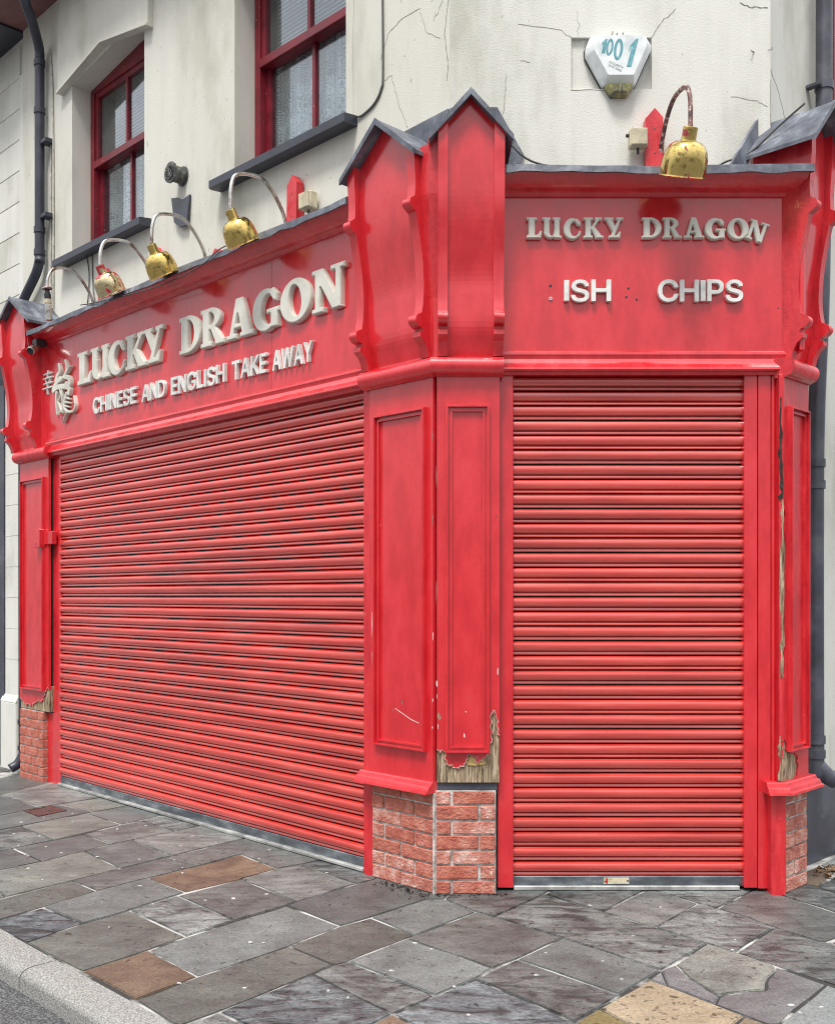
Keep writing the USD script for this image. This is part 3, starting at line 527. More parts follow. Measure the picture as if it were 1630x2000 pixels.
def window(w, F, zmeet, label, top=None):
    x0, x1 = w; loc = lambda m: m if F == 'A' else toA(m, F)
    D = -0.36
    zt = top or ZA
    op = opening(w) if F == 'A' else sbox(x0, ZS, x1, zt)
    fr = op.buffer(-.002, join_style=2).difference(sbox(x0 + .062, ZS + .07, x1 - .062, (ZH if F == 'A' else zt) - .035))
    wp = obj(bld, 'window', loc(front(fr, D - .09, D)), 'winred', label=label)
    inner = sbox(x0 + .055, ZS + .055, x1 - .055, (ZH if F == 'A' else zt) - .03)
    a, b, c, d = inner.bounds
    # upper sash outside, lower sash set back
    up = inner.intersection(sbox(a, zmeet - .03, c, 9)); lo = inner.intersection(sbox(a, 0, c, zmeet + .02))
    xm = (x0 + x1) / 2
    us = up.difference(up.buffer(-.05)).union(up.intersection(sbox(xm - .013, 0, xm + .013, 9)))
    ls = lo.difference(lo.buffer(-.05)).union(lo.intersection(sbox(xm - .013, 0, xm + .013, 9)))
    obj(wp, 'upper_sash', loc(front(us, D - .05, D - .012)), 'winred')
    obj(wp, 'lower_sash', loc(front(ls, D - .088, D - .052)), 'winred')
    obj(wp, 'meeting_rail', loc(bx(a, c, D - .05, D + .004, zmeet - .028, zmeet + .03)), 'winred')
    obj(wp, 'pane', loc(front(up.buffer(-.03), D - .034, D - .030)), 'glass')
    obj(wp, 'pane', loc(front(lo.buffer(-.03), D - .072, D - .068)), 'glass')
    # net curtain behind the lower sash: gently pleated sheet
    n = 60; xs = np.linspace(a, c, n); V = []
    for z in (b, zmeet + .02):
        V += [(x, .475 + .016 * math.sin(x * 46) + .012 * math.sin(x * 17 + 1), z) for x in xs]
    Fc = [f for i in range(n - 1) for f in ((i, i + 1, n + i + 1), (i, n + i + 1, n + i))]
    obj(wp, 'net_curtain', loc(trimesh.Trimesh(V, Fc, process=False)), 'curtain', smooth=True)
    sl = []
    for k in range(int((d - zmeet) / .027)):
        z = zmeet + .03 + k * .027
        sl.append(tilt(bx(a + .20 if F == 'A' and x0 < -3 else a + .08, c, -.462, -.434, z, z + .0012, 0), (0, .448, z), (1, 0, 0), 62))
    obj(wp, 'blind', loc(trimesh.util.concatenate(sl)), 'blind')
    sp = Polygon([(-.36, ZS - .03), (-.36, ZS + .035), (-.10, ZS + .004), (-.10, ZS - .045), (-.12, ZS - .05), (-.19, ZS - .045)])
    r = np.random.default_rng(int(x0 * 10) % 97)
    if F == 'A': obj(wp, 'sill', runx(sp, x0 - .15, x1 + .10), 'dark', smooth=20)
    else: obj(wp, 'sill', loc(runx(sp, x0 - .1, x1 + .1)), 'dark')
w1 = window(W1, 'A', 5.03, 'left sash window with a bent hood and net curtain')
w2 = window(W2, 'A', 5.03, 'right sash window with net curtain')
window((1.12, 2.0), 'C', 5.03, 'sash window on the far right wall', top=5.8)
obj(bld, 'window_surround', toA(bx(.992, 1.10, -.2, -.165, 4.05, 5.9, .004), 'C'), 'winred', label='red board at the edge of the far right window')
obj(bld, 'window_bead', toA(bx(.974, .988, -.2, -.18, 4.1, 5.9, .003), 'C'), 'wall_b')
def hood(w):
    """the thicker band of render over a window, its foot bent like the head of the opening"""
    xm = (w[0] + w[1]) / 2; x0, x1 = w[0] - .165, w[1] + .125
    k = (ZA - ZH) / (xm - w[0])
    base = [(x0, ZH - k * .165), (xm, ZA), (x1, ZH - k * .125)]
    return [front(Polygon(base + [(x1, 6.44), (x0, 6.44)]), -.205, -.155), front(Polygon(base + [(x, z + .018) for x, z in base[::-1]]), -.156, -.14)]
obj(bld, 'window_hood', hood(W1), 'wall'); obj(bld, 'window_hood', hood(W2), 'wall')
def crack(F, pts, w, seed, d=-0.2, amp=.008):
    w *= .5; amp *= .4; p = jag(pts, amp, seed, 5); ln = unary_union([LineString([p[i], p[i + 1]]).buffer(w * (.35 + .65 * abs(math.sin(i * 1.7 + seed))), quad_segs=1) for i in range(len(p) - 1)])
    m = front(ln, d - .004, d + .0012); obj(bld, 'crack', m if F == 'A' else toA(m, F), 'crack')
crack('A', [(-.61, 4.50), (-.55, 4.62), (-.44, 4.66), (-.30, 4.66)], .0028, 1)
crack('A', [(-.30, 4.64), (-.24, 4.50), (-.15, 4.44)], .002, 2)
crack('A', [(-.20, 4.55), (-.13, 4.64)], .002, 3)
crack('A', [(-.58, 4.37), (-.52, 4.38), (-.47, 4.22), (-.40, 4.05)], .002, 4)
crack('A', [(-.09, 4.62), (-.12, 4.45), (-.095, 4.30), (-.10, 4.20)], .0042, 5, amp=.004)
crack('A', [(-.84, 5.3), (-.84, 4.25)], .0018, 6, amp=.003)
crack('A', [(-.42, 5.0), (-.45, 4.75)], .0016, 7)
crack('A', [(-.25, 4.93), (-.10, 5.05)], .0016, 8)
crack('A', [(-4.27, 6.05), (-4.29, 5.85), (-4.27, 5.72)], .0028, 9)
crack('B', [(.36, 4.02), (.372, 4.12), (.38, 4.23)], .003, 10)
crack('B', [(.717, 4.42), (.66, 4.46), (.44, 4.49)], .0018, 11)
crack('B', [(1.137, 4.42), (1.19, 4.50), (1.26, 4.57)], .003, 12)
crack('B', [(.755, 4.43), (.75, 4.56)], .0013, 13)
crack('B', [(1.745, 4.35), (1.765, 4.37)], .002, 14)
crack('C', [(.05 + .0, 4.34), (.20, 4.38), (.36, 4.23), (.46, 4.06)], .0032, 15)
crack('B', [(1.757, 3.9), (1.756, 4.2)], .0025, 16, amp=.002)
crack('B', [(1.55, 4.11), (1.69, 4.09), (1.74, 4.06)], .002, 17)
crack('B', [(1.60, 4.60), (1.66, 4.575), (1.74, 4.575)], .006, 18)
crack('B', [(.45, 4.30), (.50, 4.29)], .002, 19)
crack('B', [(.715, 4.145), (.9, 4.142)], .002, 20, d=-.2)
for k, (x, z, s) in enumerate([(.93, 4.44, .012), (.985, 4.437, .009), (.955, 4.435, .007)]):
    crack('B', [(x, z - s), (x + .003, z + s)], .005, 30 + k)

# ================================================================ NEIGHBOUR BUILDING (far left)
nb = thing('neighbour_building', 'pale ashlar fronted building left of the drainpipe with a blue shop window', 'building', F='A', x=-5.2)
obj(nb, 'wall', bx(-5, -.0, -.6, -.232, 0, 6.9, 0), 'wall_b')
zz = 0.66; k = 0
for k in range(24):
    z0 = 3.35 + k * .137 * 2
    if z0 > 6.2: break
    L = [-5 + .0, -3.6 + .25 * (k % 3), -1.9 - .2 * (k % 2), -.105]
    for a, b in zip(L[:-1], L[1:]):
        obj(nb, 'stone_block', bx(a + .002, b - .002, -.24, -.215, z0 + .003, z0 + .271, .003), 'wall_b')
obj(nb, 'quoin_strip', bx(-.10, 0, -.24, -.21, 3.0, 6.1, .004), 'wall_b')
obj(nb, 'pilaster', bx(-.21, .06, -.25, -.13, .62, 3.4, .008), 'wall_b')
for k in range(8): obj(nb, 'pilaster_joint', bx(-.208, .058, -.135, -.1285, .95 + .27 * k, .953 + .27 * k, 0), 'mortar')
obj(nb, 'pilaster_plinth', [bx(-.24, .07, -.25, -.10, -.02, .58, .01), runx(Polygon([(-.25, .58), (-.25, .64), (-.13, .64), (-.10, .58)]), -.24, .07)], 'wall_b')
obj(nb, 'shop_cornice', runx(Polygon([(-.25, 3.38), (-.25, 3.56), (-.04, 3.56), (-.04, 3.52), (-.07, 3.49), (-.10, 3.42), (-.12, 3.38)]), -4.5, -.19), 'pipe')
obj(nb, 'shop_frame', [bx(-.36, -.215, -.25, -.12, 0, 3.38), bx(-4.4, -.36, -.25, -.15, .0, .5), bx(-2.5, -2.4, -.25, -.13, .5, 3.38)], 'pipe')
obj(nb, 'shop_window', bx(-4.4, -.36, -.25, -.20, .5, 3.38, 0), 'shopglass')
obj(nb, 'eaves', [bx(-5, 0, -.24, .12, 6.43, 6.60), bx(-5, -.0, .12, .20, 6.36, 6.66)], 'dark')
obj(nb, 'roof', runx(Polygon([(-.6, 6.70), (-.1, 6.67), (.18, 6.67), (-.6, 7.1)]), -5, 0), 'roofslate')

# ================================================================ PILASTERS
def smoothline(pts, n=5): return [tuple(q) for q in catmull(pts, n)]
CHEEK = [(.0, 2.70), (.018, 2.705), (.024, 2.735), (.045, 2.775), (.078, 2.80), (.078, 2.822), (.058, 2.826), (.062, 2.842)] + \
        [(.062 + .048 * math.sin(t), 2.880 - .036 * math.cos(t)) for t in np.linspace(.35, 2.9, 9)] + \
        smoothline([(.066, 2.922), (.056, 2.99), (.054, 3.08), (.064, 3.20), (.086, 3.32), (.108, 3.415)]) + \
        [(.112 + .040 * math.sin(t), 3.455 - .032 * math.cos(t)) for t in np.linspace(.5, 2.75, 8)] + \
        smoothline([(.116, 3.495), (.113, 3.56), (.118, 3.64), (.124, 3.72)])
PLAIN = CHEEK[:17] + smoothline([(.066, 2.922), (.056, 2.99), (.054, 3.08), (.064, 3.20), (.086, 3.32), (.104, 3.415), (.112, 3.50), (.115, 3.60), (.124, 3.72)])
def cheek(x0, x1, roof, back=-.19, scroll=True):
    """scrolled side board of a bracket; roof = (x0, x1, eaves, ridge) of the gable above it"""
    m = runx(Polygon([(back, 2.70)] + (CHEEK if scroll else PLAIN) + [(.124, 4.2), (back, 4.2)]).buffer(0), x0, x1)
    v = m.vertices.copy(); t = v[:, 2] > 4.1; g0, g1, ze, zp = roof; xm = (g0 + g1) / 2
    v[t, 2] = zp - np.abs(v[t, 0] - xm) / (xm - g0) * (zp - ze) - .02
    m.vertices = v; return m
def bracket_panel(x0, x1, ze, zp, rec=.042):
    xm = (x0 + x1) / 2
    prof = [(max(-.02, d - rec), z) for d, z in smoothline([(.012, 2.70), (.035, 2.76), (.058, 2.85), (.06, 3.0), (.062, 3.1), (.085, 3.25), (.11, 3.40), (.122, 3.55), (.124, ze)])]
    n = len(prof); V = []; Fc = []
    for d, z in prof: V += [(x0, -d, z), (x1, -d, z)]
    for i in range(n - 1): Fc += [(2 * i, 2 * i + 1, 2 * i + 3), (2 * i, 2 * i + 3, 2 * i + 2)]
    d = prof[-1][0]; V += [(xm, -d, zp)]; Fc += [(2 * n - 2, 2 * n - 1, 2 * n)]
    return trimesh.Trimesh(V, Fc, process=False)
def gable(x0, x1, ze, zp, df, db=-.2, th=.020, lip=.026):
    """lead covered gable: two slopes from ridge to eaves running back to the wall, with a turned down front edge"""
    xm = (x0 + x1) / 2; out = []
    for s, xe in ((-1, x0), (1, x1)):
        ex = xe + s * .006; ez = ze - (zp - ze) / abs(xm - xe) * .006
        p = Polygon([(xm, zp), (ex, ez), (ex, ez - th), (xm, zp - th)])
        out.append(front(p, db, df))
        q = Polygon([(xm, zp + .004), (ex + s * .004, ez + .002), (ex + s * .004, ez - lip), (xm, zp - lip * 1.15)])
        out.append(front(q, df, df + .012))
    return out
PANELS = [(2.455, .715)]
def brick_rows(path, x0, x1, rows, first, d, mats=('brick', 'brick2'), z0=.003, seed=0):
    r = np.random.default_rng(seed)
    for k in range(rows):
        z = z0 + k * .0752
        # pattern of brick lengths from the left: two stretchers, or half / stretcher / half
        W = x1 - x0; lens = []
        h = first[k % 2]; x = x0
        xs = [x0]
        x = x0 + h
        while x < x1 - .03:
            xs.append(x); x += .215 + .011
        xs.append(x1 + .011)
        for a, b in zip(xs[:-1], xs[1:]):
            e = r.uniform(-.0035, .0035, 4)
            m = bx(a + e[0] * .6, min(b - .011 + e[1] * .6, x1), d - .07, d + e[2] * .8, z, z + .065 + e[3] * .5, .004)
            v = m.vertices; v += (meshkit.noise(v * 60, seed + k)[:, None] - .5) * .004; m.vertices = v
            obj(path, 'brick', m, MT[mats[int(r.uniform() < .38)]])
def moulding_frame(x0, x1, z0, z1, d):
    out = [front(ring(x0, x1, z0, z1, .013), d - .004, d + .020), front(ring(x0 + .004, x1 - .004, z0 + .004, z1 - .004, .0075), d + .020, d + .027),
           front(ring(x0 + .013, x1 - .013, z0 + .013, z1 - .013, .012), d - .004, d + .007), front(ring(x0 + .025, x1 - .025, z0 + .025, z1 - .025, .009), d - .004, d + .015)]
    return out
SILL = Polygon([(-.05, .508), (-.05, .566), (.010, .566), (.016, .560), (.020, .549), (.034, .545), (.040, .538), (.044, .524), (.058, .519), (.060, .508)])
TORUS = Polygon([(-.05, 2.604), (-.05, 2.704), (.01, 2.704)] + [(.012 + .046 * math.cos(t), 2.655 + .046 * math.sin(t)) for t in np.linspace(1.45, -1.45, 12)] + [(.01, 2.604)])
T8 = math.tan(math.radians(22.5))

def board_with_rot(x0, x1, z0, z1, rot, path, seed):
    b = sbox(x0, z0, x1, z1)
    if rot is not None:
        pts = jag(list(rot) + [rot[0]], .0075, seed, 5); rp = Polygon(pts).buffer(0)
        b = b.difference(rp)
        obj(path, 'rotten_wood', front(rp.buffer(.012).intersection(sbox(x0 + .002, z0 + .002, x1 - .002, z1)), -.055, -.009), 'wood', label='bare rotten wood where the paint has broken away')
        fr = rp.buffer(.0055).difference(rp.buffer(.0004)).intersection(b)
        fr = fr.intersection(Polygon(jag([(q[0], q[1]) for q in rp.buffer(.0045).exterior.coords], .002, seed + 7, 2)).buffer(0))
        if not fr.is_empty: obj(path, 'undercoat', front(fr, -.004, .0004), 'undercoat')
    return front(b, -.022, 0.0)

# --- corner pilaster facing the long front (A)
pa = thing('pilaster', 'red corner pilaster left of the vertical gap, on bricks with a moulded ledge', 'pilaster', F='A', group='red shopfront pilasters')
obj(pa, 'brick_base', bx(-.469, -.006, -.12, -.010, -.03, .512, 0), 'mortar')
brick_rows(pa + '/brick_base', -.466, -.012, 7, (.215 + .011, .10), 0, seed=1)
obj(pa, 'corner_mortar', bx(-.014, -.002, -.05, .001, -.02, .51, .003), 'mortar')
obj(pa, 'core', bx(-.478, -.022, -.2, -.060, .50, 2.70, 0), 'black')
obj(pa, 'board', board_with_rot(-.482, -.010, .52, 2.66, None, pa, 1), 'red')
obj(pa, 'panel_moulding', moulding_frame(-.432, -.050, .712, 2.458, 0), 'red', smooth=False)
obj(pa, 'ledge_moulding', runx(SILL, -.548, -.004, 0, 0), 'red', smooth=25)
obj(pa, 'torus_moulding', runx(TORUS, -.518, .0, 0, T8), 'red', smooth=25)
obj(pa, 'console', cheek(-.525, -.470, (-.548, -.008, 3.715, 3.945)), 'red', smooth=25); obj(pa, 'console', cheek(-.078, -.022, (-.548, -.008, 3.715, 3.945)), 'red', smooth=25)
obj(pa, 'console_panel', bracket_panel(-.471, -.077, 3.765, 3.925), 'red')
obj(pa, 'corner_fillet', runx(Polygon([(-.2, 2.70), (.004, 2.70), (.012, 3.0), (.05, 3.3), (.075, 3.5), (.08, 3.74), (-.2, 3.74)]), -.023, .0, 0, T8), 'red_old')
obj(pa, 'lead_gable', gable(-.548, -.008, 3.715, 3.945, .140), 'lead')
# --- corner pilaster facing the corner door (B)
pb = thing('pilaster', 'red corner pilaster right of the vertical gap, with rotten wood over its bricks', 'pilaster', F='B', group='red shopfront pilasters')
obj(pb, 'brick_base', bx(.004, .309, -.12, -.010, -.03, .520, 0), 'mortar')
brick_rows(pb + '/brick_base', .010, .305, 7, (.082, .215 + .005), 0, seed=2)
obj(pb, 'core', bx(.030, .322, -.2, -.060, .50, 2.70, 0), 'black')
ROT_B = [(0.003, 0.729), (0.037, 0.726), (0.059, 0.655), (0.101, 0.637), (0.151, 0.644), (0.169, 0.697), (0.19, 0.701), (0.208, 0.669), (0.243, 0.669), (0.272, 0.704), (0.279, 0.719), (0.286, 0.797), (0.293, 0.917), (0.304, 0.917), (0.314, 0.804), (0.34, 0.74), (0.34, 0.54), (0.0, 0.54)]
obj(pb, 'board', board_with_rot(.012, .327, .561, 2.66, ROT_B, pb, 2), 'red')
obj(pb, 'filler_patch', front(Polygon([(.165, .652), (.178, .700), (.198, .698), (.212, .672), (.26, .668), (.258, .655), (.20, .648)]), -.012, -.004), 'filler', label='yellow filler patch')
obj(pb, 'panel_moulding', moulding_frame(.055, .276, .714, 2.462, 0), 'red')
obj(pb, 'batten', bx(.010, .318, -.1, -.02, .522, .560, .003), 'pipe', label='bare grey batten under the rotten board')
obj(pb, 'torus_moulding', runx(TORUS, .0, .345, T8, 0), 'red', smooth=25)
obj(pb, 'console', cheek(.016, .064, (-.022, .376, 3.762, 3.985), scroll=False), 'red', smooth=25); obj(pb, 'console', cheek(.293, .344, (-.022, .376, 3.762, 3.985), scroll=False), 'red', smooth=25)
obj(pb, 'console_panel', bracket_panel(.063, .294, 3.838, 3.965, .034), 'red')
obj(pb, 'corner_fillet', runx(Polygon([(-.2, 2.70), (.004, 2.70), (.012, 3.0), (.05, 3.3), (.075, 3.5), (.08, 3.78), (-.2, 3.78)]), .0, .0165, T8, 0), 'red_old')
obj(pb, 'lead_gable', gable(-.022, .376, 3.762, 3.985, .138), 'lead')
def chips(path, lst, seed, d=0.0):
    """small chips and scratches in the paint: (x, z, width, height, material)"""
    r = np.random.default_rng(seed)
    for x, z, w, hh, m in lst:
        a = np.sort(r.uniform(0, 6.28, 8)); p = Polygon([(x + w / 2 * r.uniform(.55, 1.1) * math.cos(t), z + hh / 2 * r.uniform(.6, 1.1) * math.sin(t)) for t in a]).buffer(0)
        if not p.is_empty and p.area > 1e-7: obj(path, 'paint_chip', front(p, d - .002, d + .0006), m)
chips(pa, [(-.235, .955, .016, .032, 'rusty'), (-.012, .98, .006, .03, 'white_letter'), (-.010, 1.30, .005, .05, 'white_letter'), (-.013, .84, .006, .016, 'white_letter'), (-.010, 1.9, .004, .09, 'crack'), (-.011, 2.3, .004, .10, 'crack'), (-.462, 1.35, .006, .16, 'white_letter'), (-.464, 1.15, .005, .12, 'white_letter'), (-.30, .905, .004, .004, 'white_letter'), (-.40, 1.88, .010, .012, 'rusty'), (-.35, 1.52, .006, .008, 'rusty'), (-.16, 1.70, .006, .008, 'rusty'), (-.15, 1.83, .007, .006, 'rusty'), (-.47, 1.93, .008, .02, 'crack')], 61)
obj(pa, 'paint_scratch', front(unary_union([LineString([(-.285, .915), (-.23, .893), (-.17, .868), (-.112, .853)]).buffer(.0014)]), -.002, .0006), 'white_letter')
chips(pb, [(.024, .90, .020, .055, 'wood'), (.018, .845, .007, .03, 'white_letter'), (.013, 1.06, .008, .045, 'white_letter'), (.013, 1.0, .006, .03, 'white_letter'), (.150, .80, .008, .03, 'white_letter'), (.158, .92, .006, .01, 'white_letter'), (.178, .985, .008, .022, 'crack'), (.010, 2.1, .004, .14, 'crack'), (.010, 1.55, .004, .22, 'crack'), (.300, 1.42, .006, .012, 'rusty'), (.31, 1.9, .008, .015, 'rusty'), (.205, 1.86, .005, .010, 'rusty'), (.318, 1.12, .005, .05, 'white_letter')], 62)
# --- far left pilaster (A)
pl = thing('pilaster', 'red pilaster at the far left end of the shopfront, rotten just above its brick base', 'pilaster', F='A', group='red shopfront pilasters')
obj(pl, 'brick_base', bx(-4.815, -4.398, -.3, -.010, -.03, .568, 0), 'mortar')
brick_rows(pl + '/brick_base', -4.812, -4.392, 8, (.215 + .011, .10), 0, mats=('brick', 'brick'), z0=-.028, seed=3)
obj(pl, 'core', bx(-4.80, -4.29, -.2, -.03, .565, 2.70, 0), 'black')
ROT_L = [(-4.90, 0.648), (-4.746, 0.632), (-4.70, .60), (-4.66, .612), (-4.578, 0.600), (-4.55, .63), (-4.479, 0.648), (-4.40, .655), (-4.366, 0.70), (-4.302, 0.764), (-4.27, .764), (-4.27, 0.54), (-4.90, 0.54)]
obj(pl, 'board', board_with_rot(-4.812, -4.285, .572, 2.66, ROT_L, pl, 4), 'red')
obj(pl, 'panel_moulding', moulding_frame(-4.765, -4.345, .735, 2.46, 0), 'red')
obj(pl, 'torus_moulding', runx(TORUS, -4.84, -4.25), 'red_old', smooth=25)
obj(pl, 'console', cheek(-4.945, -4.890, (-5.05, -4.37, 3.71, 3.955)), 'red', smooth=25); obj(pl, 'console', cheek(-4.507, -4.457, (-5.05, -4.37, 3.71, 3.955)), 'red', smooth=25)
obj(pl, 'console_panel', bracket_panel(-4.891, -4.506, 3.78, 3.935), 'red')
obj(pl, 'lead_gable', gable(-5.05, -4.37, 3.71, 3.955, .125), 'lead')
# --- right pilaster (C)
pc = thing('pilaster', 'red pilaster at the right end beside the grey downpipe, with a split rotten edge', 'pilaster', F='C', group='red shopfront pilasters')
obj(pc, 'brick_base', bx(.02, .278, -.2, -.010, -.03, .505, 0), 'mortar')
brick_rows(pc + '/brick_base', .024, .270, 7, (.215 + .011, .11), 0, mats=('brick2', 'brick2'), seed=5)
obj(pc, 'core', runx(sbox(-.2, .50, -.03, 2.70), .004, .275, T8, 0), 'black')
obj(pc, 'jamb', rel(bx(1.709, 1.735, -.2, -.072, .0, 2.64, .003), 'B', 'C'), 'red_old')
ROT_C = [(-.02, .585), (-.02, .78), (.012, .775), (.03, .72), (.10, .70), (.15, .69), (.163, .63), (.15, .57), (.06, .55)]
b = sbox(-.002, .53, .282, 2.66)
rp = Polygon(jag(ROT_C + [ROT_C[0]], .007, 8, 5)).buffer(0)
rs_ = Polygon(jag([(-.01, 1.08), (.012, 1.12), (.022, 1.3), (.024, 1.6), (.020, 1.9), (.010, 1.98), (-.01, 2.0), (-.01, 1.08)], .004, 9, 4)).buffer(0)
obj(pc, 'rotten_wood', front(rp.buffer(.01).union(rs_.buffer(.008)).intersection(sbox(-.001, .53, .28, 2.6)), -.03, -.008), 'wood', label='bare split wood where the paint has broken away')
obj(pc, 'board', front(b.difference(rp).difference(rs_), -.022, 0), 'red_old')
obj(pc, 'panel_moulding', moulding_frame(.040, .250, .714, 2.462, 0), 'red_old')
obj(pc, 'ledge_moulding', [runx(SILL, .0, .34, T8, 0), rel(runx(SILL, 1.665, 1.755, 0, T8), 'B', 'C')], 'red_old', smooth=25)
obj(pc, 'return_board', rel(bx(1.732, 1.754, -.10, -.002, .566, 2.62, .003), 'B', 'C'), 'red_old')
spl = Polygon(jag([(1.738, 1.09), (1.742, 1.2), (1.734, 1.45), (1.738, 1.75), (1.745, 1.96), (1.752, 1.99), (1.756, 1.7), (1.757, 1.3), (1.752, 1.09), (1.738, 1.09)], .0035, 12, 5)).buffer(0)
obj(pc, 'rotten_wood', rel(front(spl, -.012, .001), 'B', 'C'), 'wood', label='long split of bare wood down the edge')
spk = Polygon(jag([(1.734, 1.98), (1.738, 2.1), (1.733, 2.3), (1.737, 2.5), (1.744, 2.5), (1.745, 2.2), (1.750, 2.0), (1.734, 1.98)], .003, 13, 5)).buffer(0)
obj(pc, 'open_split', rel(front(spk, -.012, .0005), 'B', 'C'), 'moss')
obj(pc, 'rotten_wood', rel(front(Polygon(jag([(1.728, .57), (1.730, .70), (1.736, .80), (1.740, .76), (1.745, .70), (1.756, .68), (1.756, .57), (1.728, .57)], .004, 14, 5)).buffer(0), -.012, .001), 'B', 'C'), 'wood', label='bare broken wood above the ledge')
obj(pc, 'foot_board', rel(bx(1.690, 1.766, -.10, .004, -.012, .508, .004), 'B', 'C'), 'red_old', label='worn red foot board below the ledge')
obj(pc, 'torus_moulding', runx(TORUS, .0, .285, 0, 0), 'red_old', smooth=25)
obj(pc, 'console', cheek(.045, .092, (-.03, .402, 3.765, 3.995)), 'red_old', smooth=25); obj(pc, 'console', cheek(.285, .332, (-.03, .402, 3.765, 3.995)), 'red_old', smooth=25)
obj(pc, 'console_panel', bracket_panel(.091, .286, 3.86, 3.975, .040), 'red')
obj(pc, 'lead_gable', gable(-.03, .402, 3.765, 3.995, .17), 'lead')
obj(pc, 'lead_flashing', front(Polygon([(-.20, 3.66), (.19, 4.10), (.22, 4.06), (-.06, 3.66)]), -.2, -.185), 'lead')
obj(pa, 'lead_flashing', front(Polygon([(-.52, 3.70), (-.45, 3.98), (-.41, 4.03), (-.084, 4.045), (-.084, 3.70)]), -.2, -.188), 'lead')
obj(pb, 'lead_flashing', front(Polygon([(.084, 3.7), (.084, 4.045), (.33, 4.05), (.47, 3.80), (.40, 3.66)]), -.2, -.186), 'lead')
obj(pl, 'lead_flashing', front(Polygon([(-4.90, 3.62), (-4.72, 3.97), (-4.38, 3.60)]), -.2, -.186), 'lead')

# ================================================================ ROLLER SHUTTERS
def slat_profile():
    pts = [(-.040, .0000), (-.036, .0000), (-.036, .0036), (.0060, .0040), (.0086, .0058), (.0092, .0080), (.0084, .0120), (.0066, .0160), (.0040, .0195), (.0010, .0218), (-.0022, .0224), (-.0022, .0234), (.0050, .0240)]
    pts += [(.0060 + .0160 * math.sin(t) ** .9, .0474 - .0232 * math.cos(t)) for t in np.linspace(.15, 2.35, 10)]
    pts += [(.0125, .0668), (.0070, .0698), (.0010, .0716), (-.006, .0722), (-.036, .0724), (-.036, .0750), (-.040, .0750)]
    return Polygon(pts).buffer(0)
SP = slat_profile()
def shutter(path, x0, x1, d, top, z0, seed):
    r = np.random.default_rng(seed); k = 0
    base = runx(SP, x0, x1); base.vertices[:, 1] -= 0
    while z0 + k * .0752 < top:
        m = base.copy(); a = math.radians(r.normal(0, 1.0))
        m.apply_transform(trimesh.transformations.rotation_matrix(a, (1, 0, 0), (0, 0, .037)))
        m.apply_translation((0, -d - r.normal(0, .0007), z0 + k * .0752))
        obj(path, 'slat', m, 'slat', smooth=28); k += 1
sa = thing('roller_shutter', 'wide red roller shutter under the long sign', 'roller shutter', F='A')
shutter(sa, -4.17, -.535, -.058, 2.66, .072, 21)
obj(sa, 'shutter_backing', bx(-4.17, -.535, -.095, -.088, .06, 2.66, 0), 'black')  # black sheet added behind the slats, standing in for shade in their slots
obj(sa, 'bottom_rail', bx(-4.17, -.545, -.075, -.045, .018, .072, .003), 'galv')
obj(sa, 'rail_lip', bx(-4.17, -.560, -.075, -.018, .004, .022, .003), 'lip')
obj(sa, 'guide', bx(-4.395, -4.165, -.10, -.044, -.01, 2.66, .004), 'red', label='red guide board at the left')
obj(sa, 'guide', bx(-.545, -.474, -.10, -.010, -.01, 2.62, .004), 'red_old', label='narrow red guide board at the right')
sb_ = thing('roller_shutter', 'narrow red roller shutter over the corner doorway', 'roller shutter', F='B')
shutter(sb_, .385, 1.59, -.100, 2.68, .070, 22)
obj(sb_, 'shutter_backing', bx(.385, 1.59, -.137, -.130, .06, 2.66, 0), 'black')  # added black sheet, painted shade for the slots of the narrow shutter
obj(sb_, 'bottom_rail', bx(.395, 1.585, -.12, -.086, .018, .070, .003), 'galv')
obj(sb_, 'rail_lip', bx(.405, 1.555, -.12, -.062, .004, .024, .003), 'lip')
np_ = obj(sb_, 'maker_plate', bx(.865, .995, -.087, -.083, .030, .062, .001), 'cream_plastic', label='small riveted plate')
obj(np_, 'rivet', bx(.868, .876, -.085, -.080, .040, .048, .002), 'black'); obj(np_, 'rivet', bx(.984, .992, -.085, -.080, .043, .051, .002), 'black')
obj(np_, 'red_mark', bx(.877, .886, -.085, -.0825, .032, .060, 0), 'red_old')
obj(np_, 'print_line', [bx(.92, .98, -.085, -.0826, .034, .037, 0), bx(.89, .905, -.085, -.0826, .054, .057, 0), bx(.89, .90, -.085, -.0826, .044, .047, 0)], 'grey_print')
obj(sb_, 'guide', bx(.322, .402, -.12, -.055, .018, 2.66, .004), 'red', label='red guide board at the left')
obj(sb_, 'guide', bx(1.574, 1.641, -.12, -.055, .018, 2.645, .003), 'red', label='red guide board next to the slats')
obj(sb_, 'guide', bx(1.644, 1.708, -.12, -.052, .015, 2.645, .003), 'red', label='outer red guide board')
obj(sb_, 'bead', plan(Point(1.7225, .062).buffer(.012), .55, 2.645), 'red', smooth=30)

